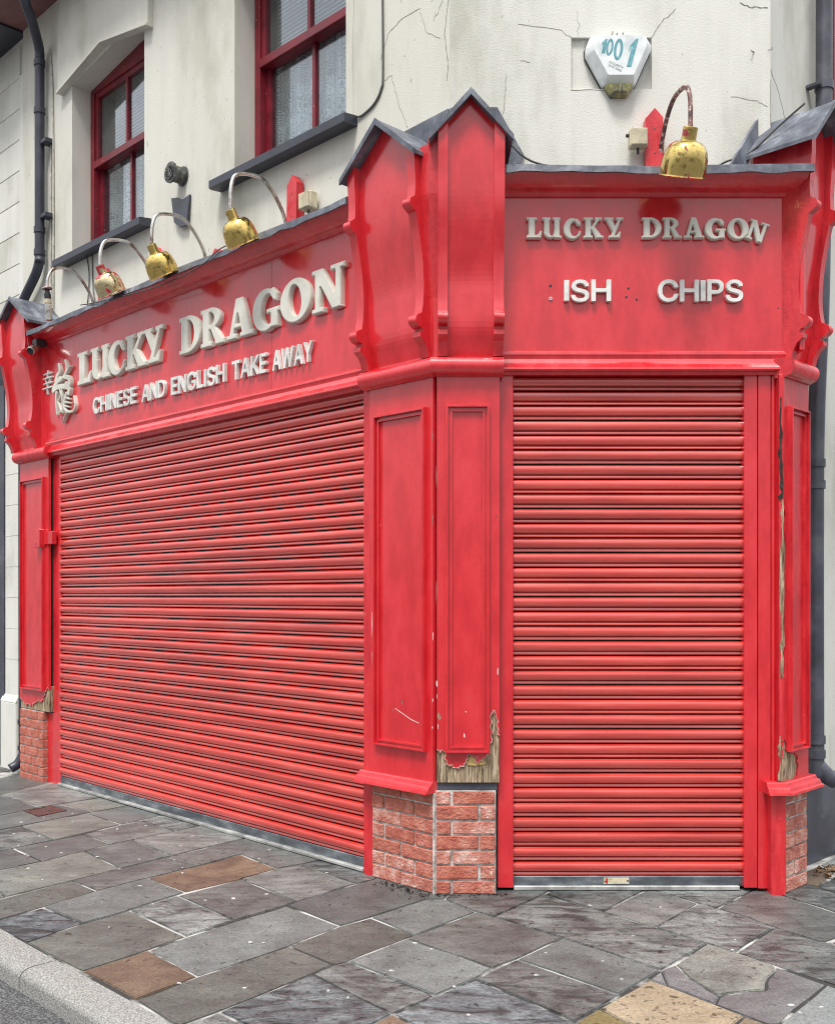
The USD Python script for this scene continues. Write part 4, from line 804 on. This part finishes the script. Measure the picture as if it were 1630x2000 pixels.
# ================================================================ SIGN BOARDS
def glyph(ch):
    B = sbox; P = Polygon
    def ell(cx, cy, rx, ry): return affinity.scale(Point(cx, cy).buffer(1, quad_segs=12), rx, ry)
    if ch == 'L': g = [B(.09, 0, .41, 1), B(0, .87, .52, 1), B(0, 0, .62, .16), P([(.42, 0), (.70, 0), (.76, .36), (.66, .36), (.56, .19), (.40, .14)])]
    elif ch == 'U':
        bowl = ell(.40, .31, .33, .31).difference(ell(.47, .36, .11, .24)).difference(B(.36, .36, .9, 1))
        g = [B(.08, .28, .35, 1), B(0, .87, .40, 1), bowl, B(.60, .0, .86, 1), B(.53, .87, .90, 1), B(.58, 0, .95, .13)]
    elif ch == 'C': g = [ell(.45, .49, .45, .51).difference(ell(.56, .49, .23, .35)).difference(P([(.55, .47), (1.3, .24), (1.3, .8), (.55, .55)])), P([(.55, .90), (.70, .98), (.86, .80), (.86, .62), (.70, .66)]), P([(.6, .05), (.82, .30), (.87, .26), (.8, .12)])]
    elif ch == 'K': g = [B(.09, 0, .39, 1), B(0, .87, .48, 1), B(0, 0, .48, .13), P([(.34, .46), (.68, .93), (.86, .93), (.46, .36)]), B(.58, .87, .95, 1), P([(.36, .50), (.54, .62), (.96, .10), (.92, .0), (.64, .0)]), B(.60, 0, 1.03, .13)]
    elif ch == 'Y': g = [P([(.06, .93), (.38, .93), (.66, .42), (.44, .30)]), B(0, .87, .47, 1), P([(.74, .93), (.90, .93), (.52, .06), (.28, .06)]), B(.62, .87, 1.0, 1), B(.22, 0, .74, .14), P([(.62, 0), (.82, 0), (.88, .32), (.79, .32), (.6, .12)])]
    elif ch == 'D': g = [B(.09, 0, .40, 1), B(0, .87, .5, 1), B(0, 0, .5, .13), ell(.40, .5, .58, .5).difference(ell(.40, .5, .28, .37)).intersection(B(.39, 0, 2, 1))]
    elif ch == 'R': g = [B(.09, 0, .39, 1), B(0, .87, .5, 1), B(0, 0, .48, .13), ell(.40, .715, .46, .285).difference(ell(.40, .715, .18, .16)).intersection(B(.38, 0, 2, 1)), P([(.40, .50), (.64, .50), (.96, .08), (.92, 0), (.68, 0)]), B(.62, 0, 1.04, .13)]
    elif ch == 'A': g = [P([(.36, 1), (.62, 1), (.93, .08), (.60, .08)]), P([(.36, 1), (.50, 1), (.52, .9), (.27, .08), (.11, .08)]), B(.28, .25, .7, .37), B(0, 0, .40, .13), B(.52, 0, 1.02, .13)]
    elif ch == 'G': g = [ell(.48, .49, .48, .52).difference(ell(.58, .49, .24, .36)).difference(P([(.58, .44), (1.3, .38), (1.3, .82), (.6, .62)])), P([(.60, .92), (.76, .99), (.92, .82), (.90, .64), (.76, .68)]), B(.52, .38, 1.0, .50), B(.68, .03, .94, .45)]
    elif ch == 'O': g = [ell(.5, .49, .5, .52).difference(affinity.rotate(ell(.5, .49, .19, .37), 8))]
    elif ch == 'N': g = [B(.10, 0, .28, .97), P([(.04, 1), (.36, 1), (.98, .02), (.68, .0)]), B(.78, .02, .96, 1), B(0, 0, .40, .12), B(.62, .88, 1.08, 1), B(0, .88, .3, 1)]
    p = unary_union(g); r = .018
    return p.buffer(r).buffer(-2 * r).buffer(r)
def place(ch, x0, x1, z0, h, rot=0):
    p = glyph(ch); a, b, c, d = p.bounds
    p = affinity.affine_transform(p, [(x1 - x0) / (c - a), 0, 0, h, x0 - a * (x1 - x0) / (c - a), z0])
    return affinity.rotate(p, rot, origin='centroid') if rot else p
def word(parent, text, x0, x1, z0, h, d0, depth, mat, slope=0.0, seed=0):
    """sans lettering, one letter per mesh, spread over x0..x1"""
    r = np.random.default_rng(seed); ms = []; w = 0
    for ch in text:
        m = meshkit.text_mesh(ch, 1.0, 1.0, bold=True) if ch != 'I' else trimesh.creation.box((.21, 1.0, 1.0)).apply_translation((.105, .5, .5)); a, b = m.bounds[0][0], m.bounds[1][0]
        gap = .085; ms.append((m, w - a, b - a)); w += b - a + gap
    w -= gap; s = (x1 - x0) / w
    for m, o, ww in ms:
        v = m.vertices.copy(); xx = x0 + (v[:, 0] + o) * s
        m2 = trimesh.Trimesh(np.stack([xx, -(d0 + v[:, 2] * depth), z0 + v[:, 1] * h + slope * (xx - x0) + r.normal(0, .0012)], 1), m.faces.copy(), process=False)
        obj(parent, 'letter', fix(m2), mat)

CORNICE = [(-.20, 3.50), (-.03, 3.50), (-.025, 3.512), (-.012, 3.515), (-.006, 3.527), (.004, 3.535), (.020, 3.540), (.040, 3.550), (.066, 3.570), (.088, 3.588), (.096, 3.600), (.10, 3.603), (.10, 3.612), (-.2, 3.612)]
LOWER = [(-.10, 2.618), (-.10, 2.742), (-.006, 2.742), (-.002, 2.736), (.004, 2.733), (.006, 2.722), (.002, 2.714), (.000, 2.70), (.006, 2.682), (.020, 2.664), (.030, 2.652), (.032, 2.642), (.026, 2.636), (.010, 2.632), (.006, 2.618)]
def lead_cap(x0, x1, z, dfront, seed):
    """flat lead sheet from the wall to the cornice with a slightly wavy turned down front edge"""
    r = np.random.default_rng(seed); n = 70; xs = np.linspace(x0, x1, n)
    wz = (meshkit.fbm(np.stack([xs * 2.2, np.zeros(n), np.full(n, seed)], 1), 3) - .5) * .022; wl = (meshkit.noise(np.stack([xs * 9, np.zeros(n), np.full(n, seed)], 1)) - .5) * .012
    prof = lambda i: [(-.20, z + .05), (-.10, z + .014 + wz[i] * .4), (dfront - .012, z + .002 + wz[i]), (dfront, z - .004 + wz[i]), (dfront + .004 + wl[i] * .6, z - .042 + wz[i] * .6 + wl[i]), (dfront - .004, z - .043 + wz[i] * .6 + wl[i]), (dfront - .010, z - .012 + wz[i]), (-.20, z - .008)]
    V = []; k = 8
    for i in range(n): V += [(xs[i], -d, zz) for d, zz in prof(i)]
    Fc = []
    for i in range(n - 1):
        for j in range(k):
            a, b = i * k + j, i * k + (j + 1) % k; Fc += [(a, b, b + k), (a, b + k, a + k)]
    e = (n - 1) * k
    for j in range(1, k - 1): Fc += [(0, j + 1, j), (e, e + j, e + j + 1)]
    return fix(trimesh.Trimesh(V, Fc, process=False))
def profd(p, dd, dz=0): return Polygon([(d + dd if d > -.15 else d, z + dz) for d, z in p])

# long sign (A)
sg = thing('sign_board', 'long red sign board lettered LUCKY DRAGON, CHINESE AND ENGLISH TAKE AWAY', 'sign', F='A')
seam = -1.372
obj(sg, 'board', front(sbox(-4.46, 2.70, seam - .0012, 3.56), -.08, -.020), 'red'); obj(sg, 'board', front(sbox(seam + .0012, 2.70, -.47, 3.56), -.08, -.0205), 'red')
obj(sg, 'backing', bx(-4.45, -.48, -.198, -.09, 2.60, 3.56, 0), 'black')
obj(sg, 'cornice', runx(profd(CORNICE, 0, .004), -4.405, -.50), 'red', smooth=22)
obj(sg, 'lower_moulding', runx(profd(LOWER, -.006), -4.34, -.50), 'red', smooth=22)
obj(sg, 'lead_capping', lead_cap(-4.43, -.545, 3.628, .115, 1), 'lead', smooth=30)
XS = [('L', -3.78, -3.554), ('U', -3.57, -3.283), ('C', -3.306, -3.055), ('K', -3.055, -2.767), ('Y', -2.808, -2.553), ('D', -2.349, -2.093), ('R', -2.093, -1.822), ('A', -1.805, -1.519), ('G', -1.529, -1.26), ('O', -1.255, -.97), ('N', -.96, -.677)]
for k, (ch, a, b) in enumerate(XS):
    z = 3.098 + .006 * (k < 5) - (.004 if ch in 'CGO' else 0)
    obj(sg, 'letter', letter_mesh(place(ch, a, b, z, .248), -.022, .034, .007), 'letter', smooth=20)
for i, (t, a, b) in enumerate([('CHINESE', -3.55, -2.923), ('AND', -2.845, -2.54), ('ENGLISH', -2.463, -1.835), ('TAKE', -1.755, -1.40), ('AWAY', -1.34, -.97)]):
    word(sg, t, a, b, 2.868 - .006 * i, .112, -.022, .024, 'white_letter', seed=40 + i)
def strokes(lst, thin=.8):
    out = []
    for pts, w0, w1 in lst:
        p = catmull(pts, 6) if len(pts) > 2 else np.array(pts); n = len(p)
        for i in range(n - 1):
            ra = (w0 + (w1 - w0) * i / (n - 1)) * thin; rb = (w0 + (w1 - w0) * (i + 1) / (n - 1)) * thin
            out.append(Point(p[i]).buffer(ra, quad_segs=5).union(Point(p[i + 1]).buffer(rb, quad_segs=5)).convex_hull)
    return unary_union(out)
big = strokes([([(-4.098, 3.325), (-4.079, 3.268), (-4.119, 3.237), (-4.136, 3.205)], .012, .034), ([(-3.992, 3.338), (-3.962, 3.286), (-3.976, 3.245), (-4.0, 3.212)], .010, .024), ([(-3.915, 3.278), (-3.955, 3.252), (-4.015, 3.214), (-4.079, 3.194)], .012, .022),
    ([(-4.0, 3.212), (-3.929, 3.188), (-3.918, 3.141), (-3.975, 3.150)], .022, .030), ([(-4.079, 3.209), (-4.144, 3.174), (-4.184, 3.135)], .024, .036), ([(-4.184, 3.130), (-4.111, 3.145), (-4.015, 3.138), (-3.929, 3.113), (-3.929, 3.077)], .026, .028),
    ([(-4.136, 3.106), (-4.146, 3.04), (-4.130, 2.935)], .018, .006), ([(-4.079, 3.128), (-4.063, 3.074), (-4.111, 3.028)], .012, .010), ([(-4.103, 3.027), (-4.060, 2.954), (-4.085, 2.943)], .010, .010), ([(-4.047, 3.13), (-4.039, 3.07), (-4.035, 2.935)], .012, .008),
    ([(-3.968, 3.075), (-4.0, 3.021), (-4.0, 2.969), (-3.952, 2.934), (-3.859, 2.926), (-3.825, 2.962), (-3.843, 3.038)], .020, .008), ([(-3.984, 3.048), (-3.921, 3.028)], .012, .010), ([(-3.992, 3.012), (-3.921, 2.998)], .012, .010), ([(-4.0, 2.984), (-3.929, 2.968)], .011, .009), ([(-3.952, 2.934), (-3.992, 2.905), (-4.035, 2.858)], .011, .003)])
obj(sg, 'letter', letter_mesh(big.simplify(.0008), -.022, .032, .005), 'letter', label='large brush written Chinese character')
small = strokes([([(-4.296, 3.305), (-4.300, 3.262)], .008, .008), ([(-4.372, 3.284), (-4.225, 3.284)], .008, .009), ([(-4.385, 3.250), (-4.215, 3.250)], .008, .009), ([(-4.345, 3.246), (-4.325, 3.215)], .008, .007), ([(-4.245, 3.246), (-4.268, 3.215)], .008, .007), ([(-4.378, 3.208), (-4.222, 3.208)], .008, .009), ([(-4.392, 3.170), (-4.212, 3.170)], .008, .009), ([(-4.300, 3.205), (-4.302, 3.122)], .009, .007)])
obj(sg, 'letter', letter_mesh(affinity.translate(affinity.scale(small, .86, 1.0), -.012, 0), -.022, .022, .003), 'white_letter', label='small Chinese character')
for x, z in [(-4.195, 3.085), (-4.165, 3.073), (-4.20, 2.985), (-4.18, 2.948), (-4.155, 2.918)]:
    obj(sg, 'screw_hole', front(Point(x, z).buffer(.006), -.022, -.0190), 'black')
# corner sign (B)
sh = thing('sign_board', 'short red sign board over the corner door with LUCKY DRAGON and gappy ISH CHIPS letters', 'sign', F='B')
obj(sh, 'board', front(sbox(.34, 2.70, 1.835, 3.58), -.10, -.055), 'red')
obj(sh, 'backing', bx(.35, 1.75, -.198, -.11, 2.60, 3.58, 0), 'black')
obj(sh, 'cornice', runx(profd(CORNICE, -.03, .012), .33, 1.86), 'red', smooth=22)
obj(sh, 'lower_moulding', runx(profd(LOWER, -.042, .004), .335, 1.80), 'red', smooth=22)
obj(sh, 'side_board', bx(1.836, 1.86, -.2, -.0, 2.74, 3.60, .003), 'red')
obj(sh, 'lead_capping', lead_cap(.352, 1.872, 3.634, .095, 2), 'lead', smooth=30)
XB = [('L', .466, .544), ('U', .546, .642), ('C', .653, .741), ('K', .754, .854), ('Y', .86, .955), ('D', 1.049, 1.149), ('R', 1.155, 1.25), ('A', 1.261, 1.364), ('G', 1.367, 1.473), ('O', 1.481, 1.589)]
for ch, a, b in XB:
    obj(sh, 'letter', letter_mesh(place(ch, a, b, 3.312 if ch not in 'CGO' else 3.308, .106), -.057, .030, .005), 'letter', smooth=20)
obj(sh, 'letter', letter_mesh(place('N', 1.583, 1.683, 3.296, .104, -19), -.057, .030, .005), 'letter', smooth=20, label='letter N hanging askew')
word(sh, 'ISH', .656, .893, 2.996, .104, -.057, .028, 'white_letter', seed=50)
word(sh, 'CHIPS', 1.131, 1.561, 2.996, .104, -.057, .028, 'white_letter', seed=51)
for x, z, s in [(.590, 3.078, .0075), (.985, 3.065, .006), (.975, 3.021, .006), (1.027, 3.008, .006), (1.745, 2.965, .0035)]:
    obj(sh, 'screw_hole', front(Point(x, z).buffer(s), -.057, -.0542), 'black')
obj(sh, 'screw_plug', front(Point(.590, 3.013).buffer(.0085).difference(Point(.590, 3.013).buffer(.0035)), -.057, -.049), 'white_letter')

# ================================================================ LAMPS
def swan_arm(d1, ztop, zend, x=0.0, xe=0.0):
    return [(x, -.17, 3.60), (x, -.165, 3.70), (x, -.13, 3.83), (x + (xe - x) * .2, -.04, ztop - .05), (x + (xe - x) * .5, .055, ztop), (x + (xe - x) * .8, d1 - .055, ztop - .025), (xe, d1 - .008, ztop - .10), (xe, d1, zend)]
def lamp(label, F, x, d1, ztop, zend, mat, arm_mat, tl=30, sc=.86, side=0.0, xe=0.0, bare=False):
    t = thing('swan_neck_lamp', label, 'lamp', F=F, x=x, group='swan neck sign lamps')
    obj(t, 'arm', tube(swan_arm(d1, ztop, zend, 0, xe), .0115, 10), arm_mat, smooth=True)
    obj(t, 'base_plate', lathe([(0, 3.600), (.036, 3.600), (.036, 3.650), (.03, 3.656), (0, 3.656)], 18).apply_translation((0, .17, 0)), 'chrome', smooth=40)
    c = (xe, -d1, zend)
    def pose(m):
        m = m.copy(); m.apply_scale(1.0 if bare else sc); m.apply_translation((c[0], c[1], c[2]))
        m = tilt(m, c, (1, 0, 0), tl)      # opening swings back towards the wall
        return tilt(m, c, (0, 1, 0), side)
    if bare:
        obj(t, 'rusty_ring', pose(lathe([(0, -.008), (.036, -.010), (.040, -.004), (.030, .004), (0, .006)], 20)), 'rusty', smooth=40)
        obj(t, 'lamp_holder', pose(lathe([(0, -.09), (.024, -.09), (.026, -.05), (.018, -.03), (.018, 0), (0, 0)], 20)), 'black', smooth=40)
        obj(t, 'collar', pose(lathe([(0, -.115), (.026, -.115), (.026, -.085), (0, -.085)], 20)), 'cream_plastic', smooth=40)
        obj(t, 'tube_end', pose(lathe([(0, -.24), (.024, -.24), (.026, -.12), (0, -.115)], 20)), 'chrome', smooth=40)
    else:
        obj(t, 'cap', pose(lathe([(0, .008), (.034, .008), (.037, .002), (.037, -.050), (.041, -.055), (.041, -.062), (0, -.062)], 24)), mat, smooth=40)
        prof = [(.040, -.058), (.066, -.062), (.088, -.076), (.105, -.100), (.114, -.132), (.117, -.168), (.115, -.196), (.119, -.203), (.116, -.206), (.110, -.196), (.111, -.168), (.109, -.134), (.100, -.104), (.084, -.082), (.064, -.069), (.040, -.065)]
        prof = [(r, -.058 + (z + .058) * 1.16) for r, z in prof]; m = lathe(prof + prof[:1], 36); obj(t, 'shade', pose(m), mat, smooth=40)
        obj(t, 'bulb', pose(lathe([(0, -.165), (.018, -.160), (.027, -.140), (.025, -.118), (.014, -.095), (.013, -.07), (0, -.07)], 18)), 'letter', smooth=True)
lamp('gilt swan neck lamp on the long sign, the one nearest the corner', 'A', -1.405, .255, 4.00, 3.745, 'brass', 'chrome')
lamp('gilt swan neck lamp second from the corner over the long sign', 'A', -2.28, .255, 3.995, 3.755, 'brass', 'chrome')
lamp('silvery swan neck lamp with a peeled red patch over the long sign', 'A', -2.96, .255, 3.995, 3.775, 'brass_pale', 'chrome')
lamp('swan neck lamp without a shade, at the far left of the long sign', 'A', -3.83, .225, 4.00, 3.82, 'brass', 'chrome', tl=4, bare=True)
lamp('gilt swan neck lamp with flaking red arm over the short corner sign', 'B', 1.172, .26, 3.985, 3.735, 'brass_red', 'rusty', tl=24, side=5, xe=.045, sc=.95)

# ================================================================ SMALL THINGS ON THE WALLS AND CORNICES
def stake(label, F, x, z, w, lean):
    t = thing('wooden_stake', label, 'stake', F=F, x=x, d=-.19, z=3.60, group='red pointed stakes behind the cornices')
    h = z - 3.60
    m = front(Polygon([(-w / 2, 0), (w / 2, 0), (w / 2, h - .05), (.004, h), (-w / 2, h - .055)]), 0, .055)
    obj(t, 'post', tilt(m, (0, 0, 0), (0, 1, 0), lean), 'red_old')
    for k in (.45, .75): obj(t, 'nail', tilt(lathe([(0, 0), (.004, 0), (.004, .003), (0, .004)], 8).apply_transform(trimesh.transformations.rotation_matrix(math.pi / 2, (1, 0, 0))).apply_translation((0, -.055, h * k)), (0, 0, 0), (0, 1, 0), lean), 'rusty')
stake('red pointed stake beside the cream box on the long sign', 'A', -1.335, 4.045, .095, 1)
stake('short red stake half hidden behind the lamp nearest the corner', 'A', -2.15, 3.80, .10, 0)
stake('red pointed stake behind the second gilt lamp from the corner', 'A', -2.93, 4.00, .10, 2)
stake('red pointed stake behind the silvery lamp', 'A', -3.70, 4.02, .10, 5)
stake('red pointed stake behind the short corner sign beside the lamp', 'B', 1.142, 4.022, .092, -1)
def jbox(label, F, x, z, s, d):
    t = thing('junction_box', label, 'junction box', F=F, x=x, d=d, z=z)
    obj(t, 'box', bx(-s / 2, s / 2, -.06, .0, 0, s, .006), 'cream_plastic'); obj(t, 'lid', bx(-s / 2 + .004, s / 2 - .004, .001, .012, .004, s - .004, .004), 'cream_plastic')
    obj(t, 'gland', tube([(-s / 2 - .016, -.03, s * .7), (-s / 2, -.03, s * .7)], .009, 8, False), 'black'); obj(t, 'gland', tube([(.0, -.03, -.03), (.0, -.03, 0)], .007, 8, False), 'black')
jbox('square cream junction box left of the stake on the short sign', 'B', 1.052, 3.815, .092, -.11)
jbox('small cream junction box behind the long sign beside the stake', 'A', -1.185, 3.80, .10, -.12)
# alarm box
al = thing('alarm_box', 'white triangular alarm box reading 1001 in a recess of the corner wall', 'alarm', F='B', x=.960, d=-.222, z=4.254)
tri = Polygon([(-.150, .152), (.140, .158), (.168, .112), (.166, .085), (.075, -.118), (.045, -.158), (-.045, -.158), (-.072, -.118), (-.170, .060), (-.172, .098)]).buffer(.0)
def loft(p0, d0, p1, d1, n=120):
    a = np.array([p0.exterior.interpolate(t, True).coords[0] for t in np.linspace(0, 1, n, endpoint=False)])
    # matching points: scaled copy so that rims correspond
    (cx, cz) = p0.centroid.coords[0]; b = (a - (cx, cz)) * p1[0] + (cx + p1[1], cz + p1[2])
    V = [(x, -d0, z) for x, z in a] + [(x, -d1, z) for x, z in b]; Fc = []
    for i in range(n):
        j = (i + 1) % n; Fc += [(i, j, n + j), (i, n + j, n + i)]
    V += [(cx, -d0, cz), (cx + p1[1], -d1, cz + p1[2])]
    for i in range(n):
        j = (i + 1) % n; Fc += [(2 * n, j, i), (2 * n + 1, n + i, n + j)]
    return fix(trimesh.Trimesh(V, Fc, process=False))
obj(al, 'back_plate', front(tri.buffer(.004), -.002, .012), 'black')
cpoly = tri.intersection(sbox(-1, -.100, 1, 1)).buffer(-.012).buffer(.012)
obj(al, 'cover', [front(cpoly, .012, .045), loft(cpoly, .045, (.80, .004, .010), .088)], 'alarm', smooth=25)
lens = tri.intersection(sbox(-1, -1, 1, -.102)).buffer(-.004)
obj(al, 'strobe_lens', [front(lens, .010, .05), loft(lens, .05, (.82, 0, .006), .082, 60)], 'strobe', smooth=30)
obj(al, 'lens_rib', [bx(-.011, -.008, .06, .0835, -.148, -.108, 0), bx(.010, .013, .06, .0835, -.148, -.108, 0)], 'black')
ONE = Polygon([(.30, 0), (.78, 0), (.78, 1), (.52, 1), (.08, .74), (.08, .56), (.30, .66)])
def oval(w): return affinity.scale(Point(.5, .5).buffer(.5, quad_segs=10), 1, 1).difference(affinity.scale(Point(.5, .5).buffer(.5, quad_segs=10), w, .70))
def printed(p, x0, x1, z0, z1, sh, name='number', mat='teal'):
    """flat print on the alarm's face, slanted by sh"""
    w = (x1 - x0) - sh * (z1 - z0); a, b, c, d = p.bounds; kx, kz = w / (c - a), (z1 - z0) / (d - b)
    q = affinity.affine_transform(p, [kx, sh * kz, 0, kz, x0 - a * kx - sh * kz * b, z0 - b * kz])
    obj(al, name, front(q, .0872, .0890), mat)
printed(ONE, -.104, -.066, .050, .122, .20); printed(oval(.42), -.079, -.030, .037, .124, .14); printed(oval(.44), -.040, .020, .013, .124, .12); printed(ONE, .022, .094, -.021, .124, .26)
def small_print(t, x, z, h, w, rot):
    m = meshkit.text_mesh(t, 1.0, 1.0, bold=True); v = m.vertices; a, b = v[:, 0].min(), v[:, 0].max(); xx, zz = (v[:, 0] - a) / (b - a) * w, v[:, 1] * h
    cr, sr = math.cos(math.radians(rot)), math.sin(math.radians(rot))
    obj(al, 'lettering', fix(trimesh.Trimesh(np.stack([x + xx * cr - zz * sr, -(.0872 + .0014 * v[:, 2]), z + xx * sr + zz * cr], 1), m.faces.copy(), process=False)), 'grey_print')
small_print('SECURITY', -.060, .000, .0115, .080, -24); small_print('SYSTEMS', -.062, -.018, .0115, .072, -24)
# wall vent and lead flap
vt = thing('wall_vent', 'round caged grey vent pipe sticking out between the two windows', 'vent', F='A', x=-2.63, d=-.2, z=4.432)
rotx = trimesh.transformations.rotation_matrix(math.pi / 2, (1, 0, 0))
obj(vt, 'pipe', lathe([(0, 0), (.056, 0), (.056, .10), (.048, .10), (.046, .02), (0, .02)], 24).apply_transform(rotx), 'vent', smooth=40)
obj(vt, 'flange', [lathe([(.05, .095), (.072, .095), (.072, .108), (.05, .108), (.05, .095)], 28).apply_transform(rotx), lathe([(.05, .0), (.068, .0), (.068, .010), (.05, .012), (.05, 0)], 28).apply_transform(rotx)], 'vent', smooth=40)
obj(vt, 'grille', [tube([(-.05 * math.cos(a), .112, -.05 * math.sin(a)), (.05 * math.cos(a), .112, .05 * math.sin(a))], .0035, 6, False) for a in np.linspace(0, math.pi, 7)[:-1]] + [lathe([(r - .003, .109), (r + .003, .109), (r + .003, .115), (r - .003, .115), (r - .003, .109)], 24).apply_transform(rotx) for r in (.022, .044)], 'vent')
fl = thing('lead_flap', 'dark lead flap hanging on the wall below the vent', 'flap', F='A', x=-2.64, d=-.2, z=4.06)
obj(fl, 'sheet', tilt(front(Polygon([(-.13, .255), (-.04, .235), (.03, .20), (.115, .215), (.105, .0), (.02, .005), (-.06, .06), (-.11, .20)]), .0, .012), (0, 0, .25), (1, 0, 0), -6), 'dark')
# camera under the cornice
cc = thing('security_camera', 'small chrome bullet camera under the left end of the long sign', 'camera', F='A', x=-4.33, d=.095, z=3.475)
AIM = trimesh.geometry.align_vectors((0, 0, -1), np.array([.30, -.62, -.50]) / np.linalg.norm([.30, -.62, -.50]))
def aimed(m): m = m.copy(); m.apply_transform(AIM); return m
obj(cc, 'mount', [bx(-.04, .03, -.09, .0, .02, .075, .004), tube([(0, -.03, .06), (0, 0, .0)], .012, 8, False)], 'black')
obj(cc, 'body', aimed(lathe([(0, .06), (.028, .06), (.033, .054), (.033, -.055), (.030, -.058), (.029, -.048), (0, -.048)], 24)), 'chrome', smooth=40)
obj(cc, 'lens', aimed(lathe([(0, -.040), (.0275, -.040), (.0275, -.052), (.014, -.054), (.011, -.050), (0, -.050)], 20)), 'black', smooth=40)
obj(cc, 'lead', tube([(0, .0, .04), (-.05, .01, .0), (-.085, .015, .06), (-.09, .01, .14), (-.07, 0, .17)], .0035, 6), 'cable', smooth=True)
# lock box on the left pilaster
lb = thing('lock_box', 'small red painted lock box on the edge of the far left pilaster', 'lock box', F='A', x=-4.40, d=.0, z=1.895)
obj(lb, 'box', bx(-.055, .06, .0, .05, 0, .145, .004), 'red'); obj(lb, 'bracket', bx(.06, .20, -.03, .012, .02, .125, .004), 'red'); obj(lb, 'keyhole', bx(-.006, .006, .048, .0515, .02, .032, 0), 'black')
# pipes
dl = thing('drainpipe', 'dark painted downpipe with bends at the left edge of the cream wall', 'drainpipe', F='A')
obj(dl, 'pipe', tube([(-4.44, .14, 6.42), (-4.46, .12, 6.30), (-4.53, .03, 6.20), (-4.70, -.11, 6.10), (-4.733, -.135, 6.0), (-4.735, -.135, 5.85), (-4.735, -.135, 4.42), (-4.735, -.135, 4.34), (-4.80, -.135, 4.23), (-5.02, -.135, 4.07), (-5.13, -.14, 3.98), (-5.16, -.15, 3.86), (-5.16, -.15, 3.5)], .040, 14, step=6), 'dark', smooth=True)
for z in (5.55, 4.55, 4.36, 5.95): obj(dl, 'collar', tube([(-4.735, -.135, z), (-4.735, -.135, z + .05)], .047, 14, False), 'dark', smooth=30)
for z in (5.28, 4.66): obj(dl, 'bracket', bx(-4.70, -4.60, -.2, -.12, z, z + .035, .003), 'dark')
obj(dl, 'lower_pipe', tube([(-4.905, -.07, 3.4), (-4.905, -.07, 2.0), (-4.90, -.07, .3), (-4.90, -.07, .18), (-4.915, -.03, .09), (-4.93, .03, .05)], .040, 12, step=5), 'dark', smooth=True)
obj(dl, 'collar', tube([(-4.90, -.07, .42), (-4.90, -.07, .46)], .048, 12, False), 'dark', smooth=30); obj(dl, 'collar', tube([(-4.90, -.07, .20), (-4.90, -.07, .24)], .048, 12, False), 'dark', smooth=30)
dr = thing('drainpipe', 'grey scuffed downpipe on the right beside the end pilaster', 'drainpipe', F='C')
obj(dr, 'pipe', tube([(.775, -.13, 6.6), (.775, -.13, 4.4), (.74, -.13, 3.2), (.668, -.13, 2.3), (.668, -.13, .62), (.675, -.125, .56), (.71, -.085, .50), (.75, -.06, .47)], .045, 14, step=6), 'pipe', smooth=True)
for x, z in [(.775, 4.36), (.668, 2.22), (.668, 2.10), (.668, .60), (.668, .68)]: obj(dr, 'collar', tube([(x, -.13, z), (x, -.13, z + .045)], .052, 14, False), 'pipe', smooth=30)
obj(dr, 'bracket', bx(.69, .73, -.2, -.12, 4.365, 4.385, .003), 'pipe')
# cables
def wire(label, F, runs, r, mat, group=None):
    t = thing('cable', label, 'cable', F=F)
    for pts in runs: obj(t, 'wire', tube(pts, r, 6, step=6), mat, smooth=True)
wire('dark cable dropping down the wall beside the right window to its sill', 'A', [[(-.596, -.193, 6.2), (-.592, -.193, 5.2), (-.585, -.193, 4.45), (-.60, -.193, 4.33), (-.66, -.193, 4.265), (-.76, -.193, 4.235), (-.80, -.19, 4.24)]], .006, 'cable')
wire('pale painted cables running beside the dark downpipe on the left', 'A', [[(-4.66, -.19, 6.05), (-4.62, -.19, 5.8), (-4.60, -.19, 5.2), (-4.595, -.19, 4.6), (-4.60, -.19, 3.9)], [(-4.645, -.192, 5.3), (-4.65, -.192, 4.3), (-4.63, -.192, 3.9)]], .008, 'cable_pale')
wire('thin black wire sagging across the cornice of the long sign', 'A', [[(-3.55, .10, 3.66), (-3.3, .125, 3.62), (-2.8, .126, 3.575), (-2.3, .124, 3.55), (-1.9, .126, 3.575), (-1.7, .12, 3.63), (-1.55, .06, 3.66)]], .0038, 'cable')
wire('thin wires hanging below the left window', 'A', [[(-4.02, -.19, 4.2), (-3.98, -.19, 4.05), (-4.0, -.19, 3.85), (-4.02, -.17, 3.66)], [(-3.93, -.19, 4.2), (-3.92, -.19, 4.0), (-3.86, -.17, 3.84), (-3.7, -.12, 3.72), (-3.5, -.06, 3.69)]], .0045, 'cable')
wire('black cable lying along the lead of the short corner sign', 'B', [[(.36, -.12, 3.86), (.50, -.12, 3.74), (.72, -.13, 3.705), (.95, -.14, 3.69), (1.03, -.14, 3.72)], [(1.42, -.13, 3.69), (1.50, -.13, 3.74), (1.62, -.11, 3.78), (1.76, -.05, 3.90), (1.86, .0, 3.98)]], .0055, 'cable')
